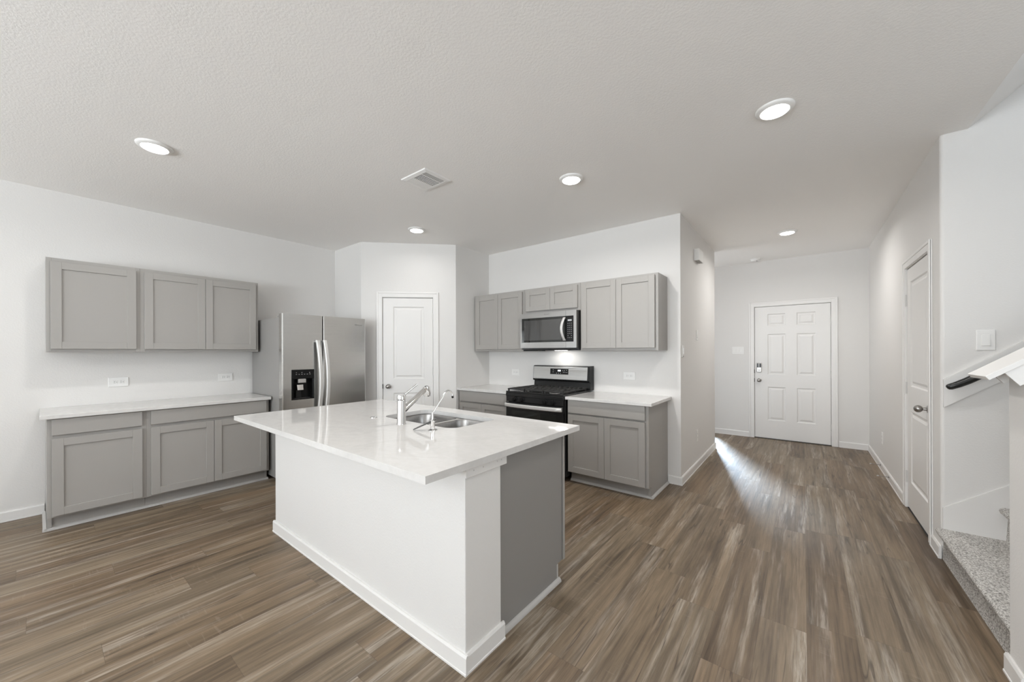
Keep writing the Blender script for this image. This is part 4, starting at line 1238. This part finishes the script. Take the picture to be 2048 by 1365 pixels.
# ------------------------------------------------------------------ stair
RISE, RUN, NX = 0.197, 0.258, 0.705
HW0, HW1 = 2.352, 2.486            # half wall across y
prof = [(NX, 0.0)]
for i in range(9):
    x_, z_ = NX + RUN * i, RISE * (i + 1)
    prof += [(x_ + 0.004, z_ - 0.060), (x_ - 0.012, z_ - 0.048), (x_ - 0.026, z_ - 0.034), (x_ - 0.031, z_ - 0.018), (x_ - 0.025, z_ - 0.005), (x_ - 0.010, z_)]
    prof += [(x_ + RUN - 0.004, z_ - 0.001)]
prof += [(NX + RUN * 9, 0.0)]
b = MB()
b.prism(prof, lambda u, v, d: (u, d, v), HW1 + 0.001, YS - 0.001)
tag(b.build('carpeted_staircase', M['carpet'], None, None, 60), 'stair covered in speckled grey carpet climbing to the right', 'stairs', None, 'structure')
SLP = RISE / RUN
# half wall with sloping cap
xw0 = 0.672
zc0 = 1.226 + SLP * (xw0 - 0.578)
b = MB()
b.prism([(xw0, 0.0), (X_EAST, 0.0), (X_EAST, CEIL - 0.002), (xw0 + (CEIL - 0.002 - zc0) / SLP, CEIL - 0.002), (xw0, zc0)], lambda u, v, d: (u, d, v), HW0, HW1)
tag(b.build('wall_stair_half', M['wall'], None, (0, 0, 0)), 'white half wall on the near side of the stair', 'wall', None, 'structure')
L_ = 2.4
ca, sa = math.cos(math.atan(SLP)), math.sin(math.atan(SLP))
def along(s, n): return (0.578 + s * ca - n * sa, 1.2285 + s * sa + n * ca)     # s along the slope, n perpendicular
b = MB()
P2 = [along(0, 0), along(L_, 0), along(L_, 0.019), along(0, 0.019)]
rings = [[(u, y_, v) for u, v in P2] for y_ in (HW0 - 0.035, HW1 + 0.035)]
b.loft(rings)
bmesh.ops.bevel(b.bm, geom=b.bm.edges[:], offset=0.002, segments=2, profile=0.5, affect='EDGES')
struct('trim_12', b, 'trim', 'white sloping cap board on top of the stair half wall', 'trim')
b = MB()
for y0_, y1_ in ((HW0 - 0.016, HW0 - 0.0005), (HW1 + 0.0005, HW1 + 0.016)):
    b.prism([along(0.052, -0.001), along(L_, -0.001), along(L_, -0.064), along(0.052, -0.064)], lambda u, v, d: (u, d, v), y0_, y1_)
struct('trim_13', b, 'trim', 'white apron boards under the stair cap board', 'trim')
FHW = Frame((xw0, 0, 0), (0, 1, 0), (-1, 0, 0))
baseboard('baseboard_stair', [(FHW, HW0 - 0.01, HW1 + 0.014)], 'white baseboard at the end of the stair half wall')
# skirt board and handrail board on the stair wall
b = MB()
b.prism([(XR + 0.006, 0.0), (XR + 0.006, 0.332), (XR + 0.006 + 2.2, 0.332 + SLP * 2.2), (XR + 2.206, 0.0)], lambda u, v, d: (u, d, v), YS - 0.011, YS - 0.0005)
struct('trim_14', b, 'trim', 'white skirt board climbing the stair wall above the carpet', 'trim')
b = MB()
b.prism([(XR + 0.010, 0.982), (XR + 0.010, 1.160), (XR + 2.2, 1.160 + SLP * 2.19), (XR + 2.2, 0.982 + SLP * 2.19)], lambda u, v, d: (u, d, v), YS - 0.020, YS - 0.0005)
struct('trim_15', b, 'trim', 'white sloping backing board behind the black handrail', 'trim')
t = thing('stair_handrail', 'black wrapped handrail end on the white sloping board of the stair wall', 'handrail', (XR, 3.548, 1.08))
b = MB()
hy = 3.545
pts = [(0.713, hy, 1.112), (0.717, hy, 1.1145), (0.728, hy, 1.119), (0.760, hy, 1.135), (0.800, hy, 1.160), (0.840, hy, 1.190), (0.95, hy, 1.274), (1.30, hy, 1.540), (2.6, hy, 2.53)]
b.tube(pts, [0.008, 0.0155, 0.0195, 0.0205, 0.0215, 0.0225, 0.0225, 0.0225, 0.0225], 18)
b.build('rail', M['rail'], t, None, 50)
for x_ in (0.95, 1.75):
    z_ = 1.274 + 0.762 * (x_ - 0.95)
    b = MB(); b.tube([(x_, YS - 0.021, z_ - 0.06), (x_, 3.56, z_ - 0.058), (x_, hy, z_ - 0.045), (x_, hy, z_ - 0.024)], 0.006, 10); b.build('bracket', M['nickel'], t, None, 50)

for o in list(bpy.data.objects):
    if 'w' in o.keys(): del o['w']
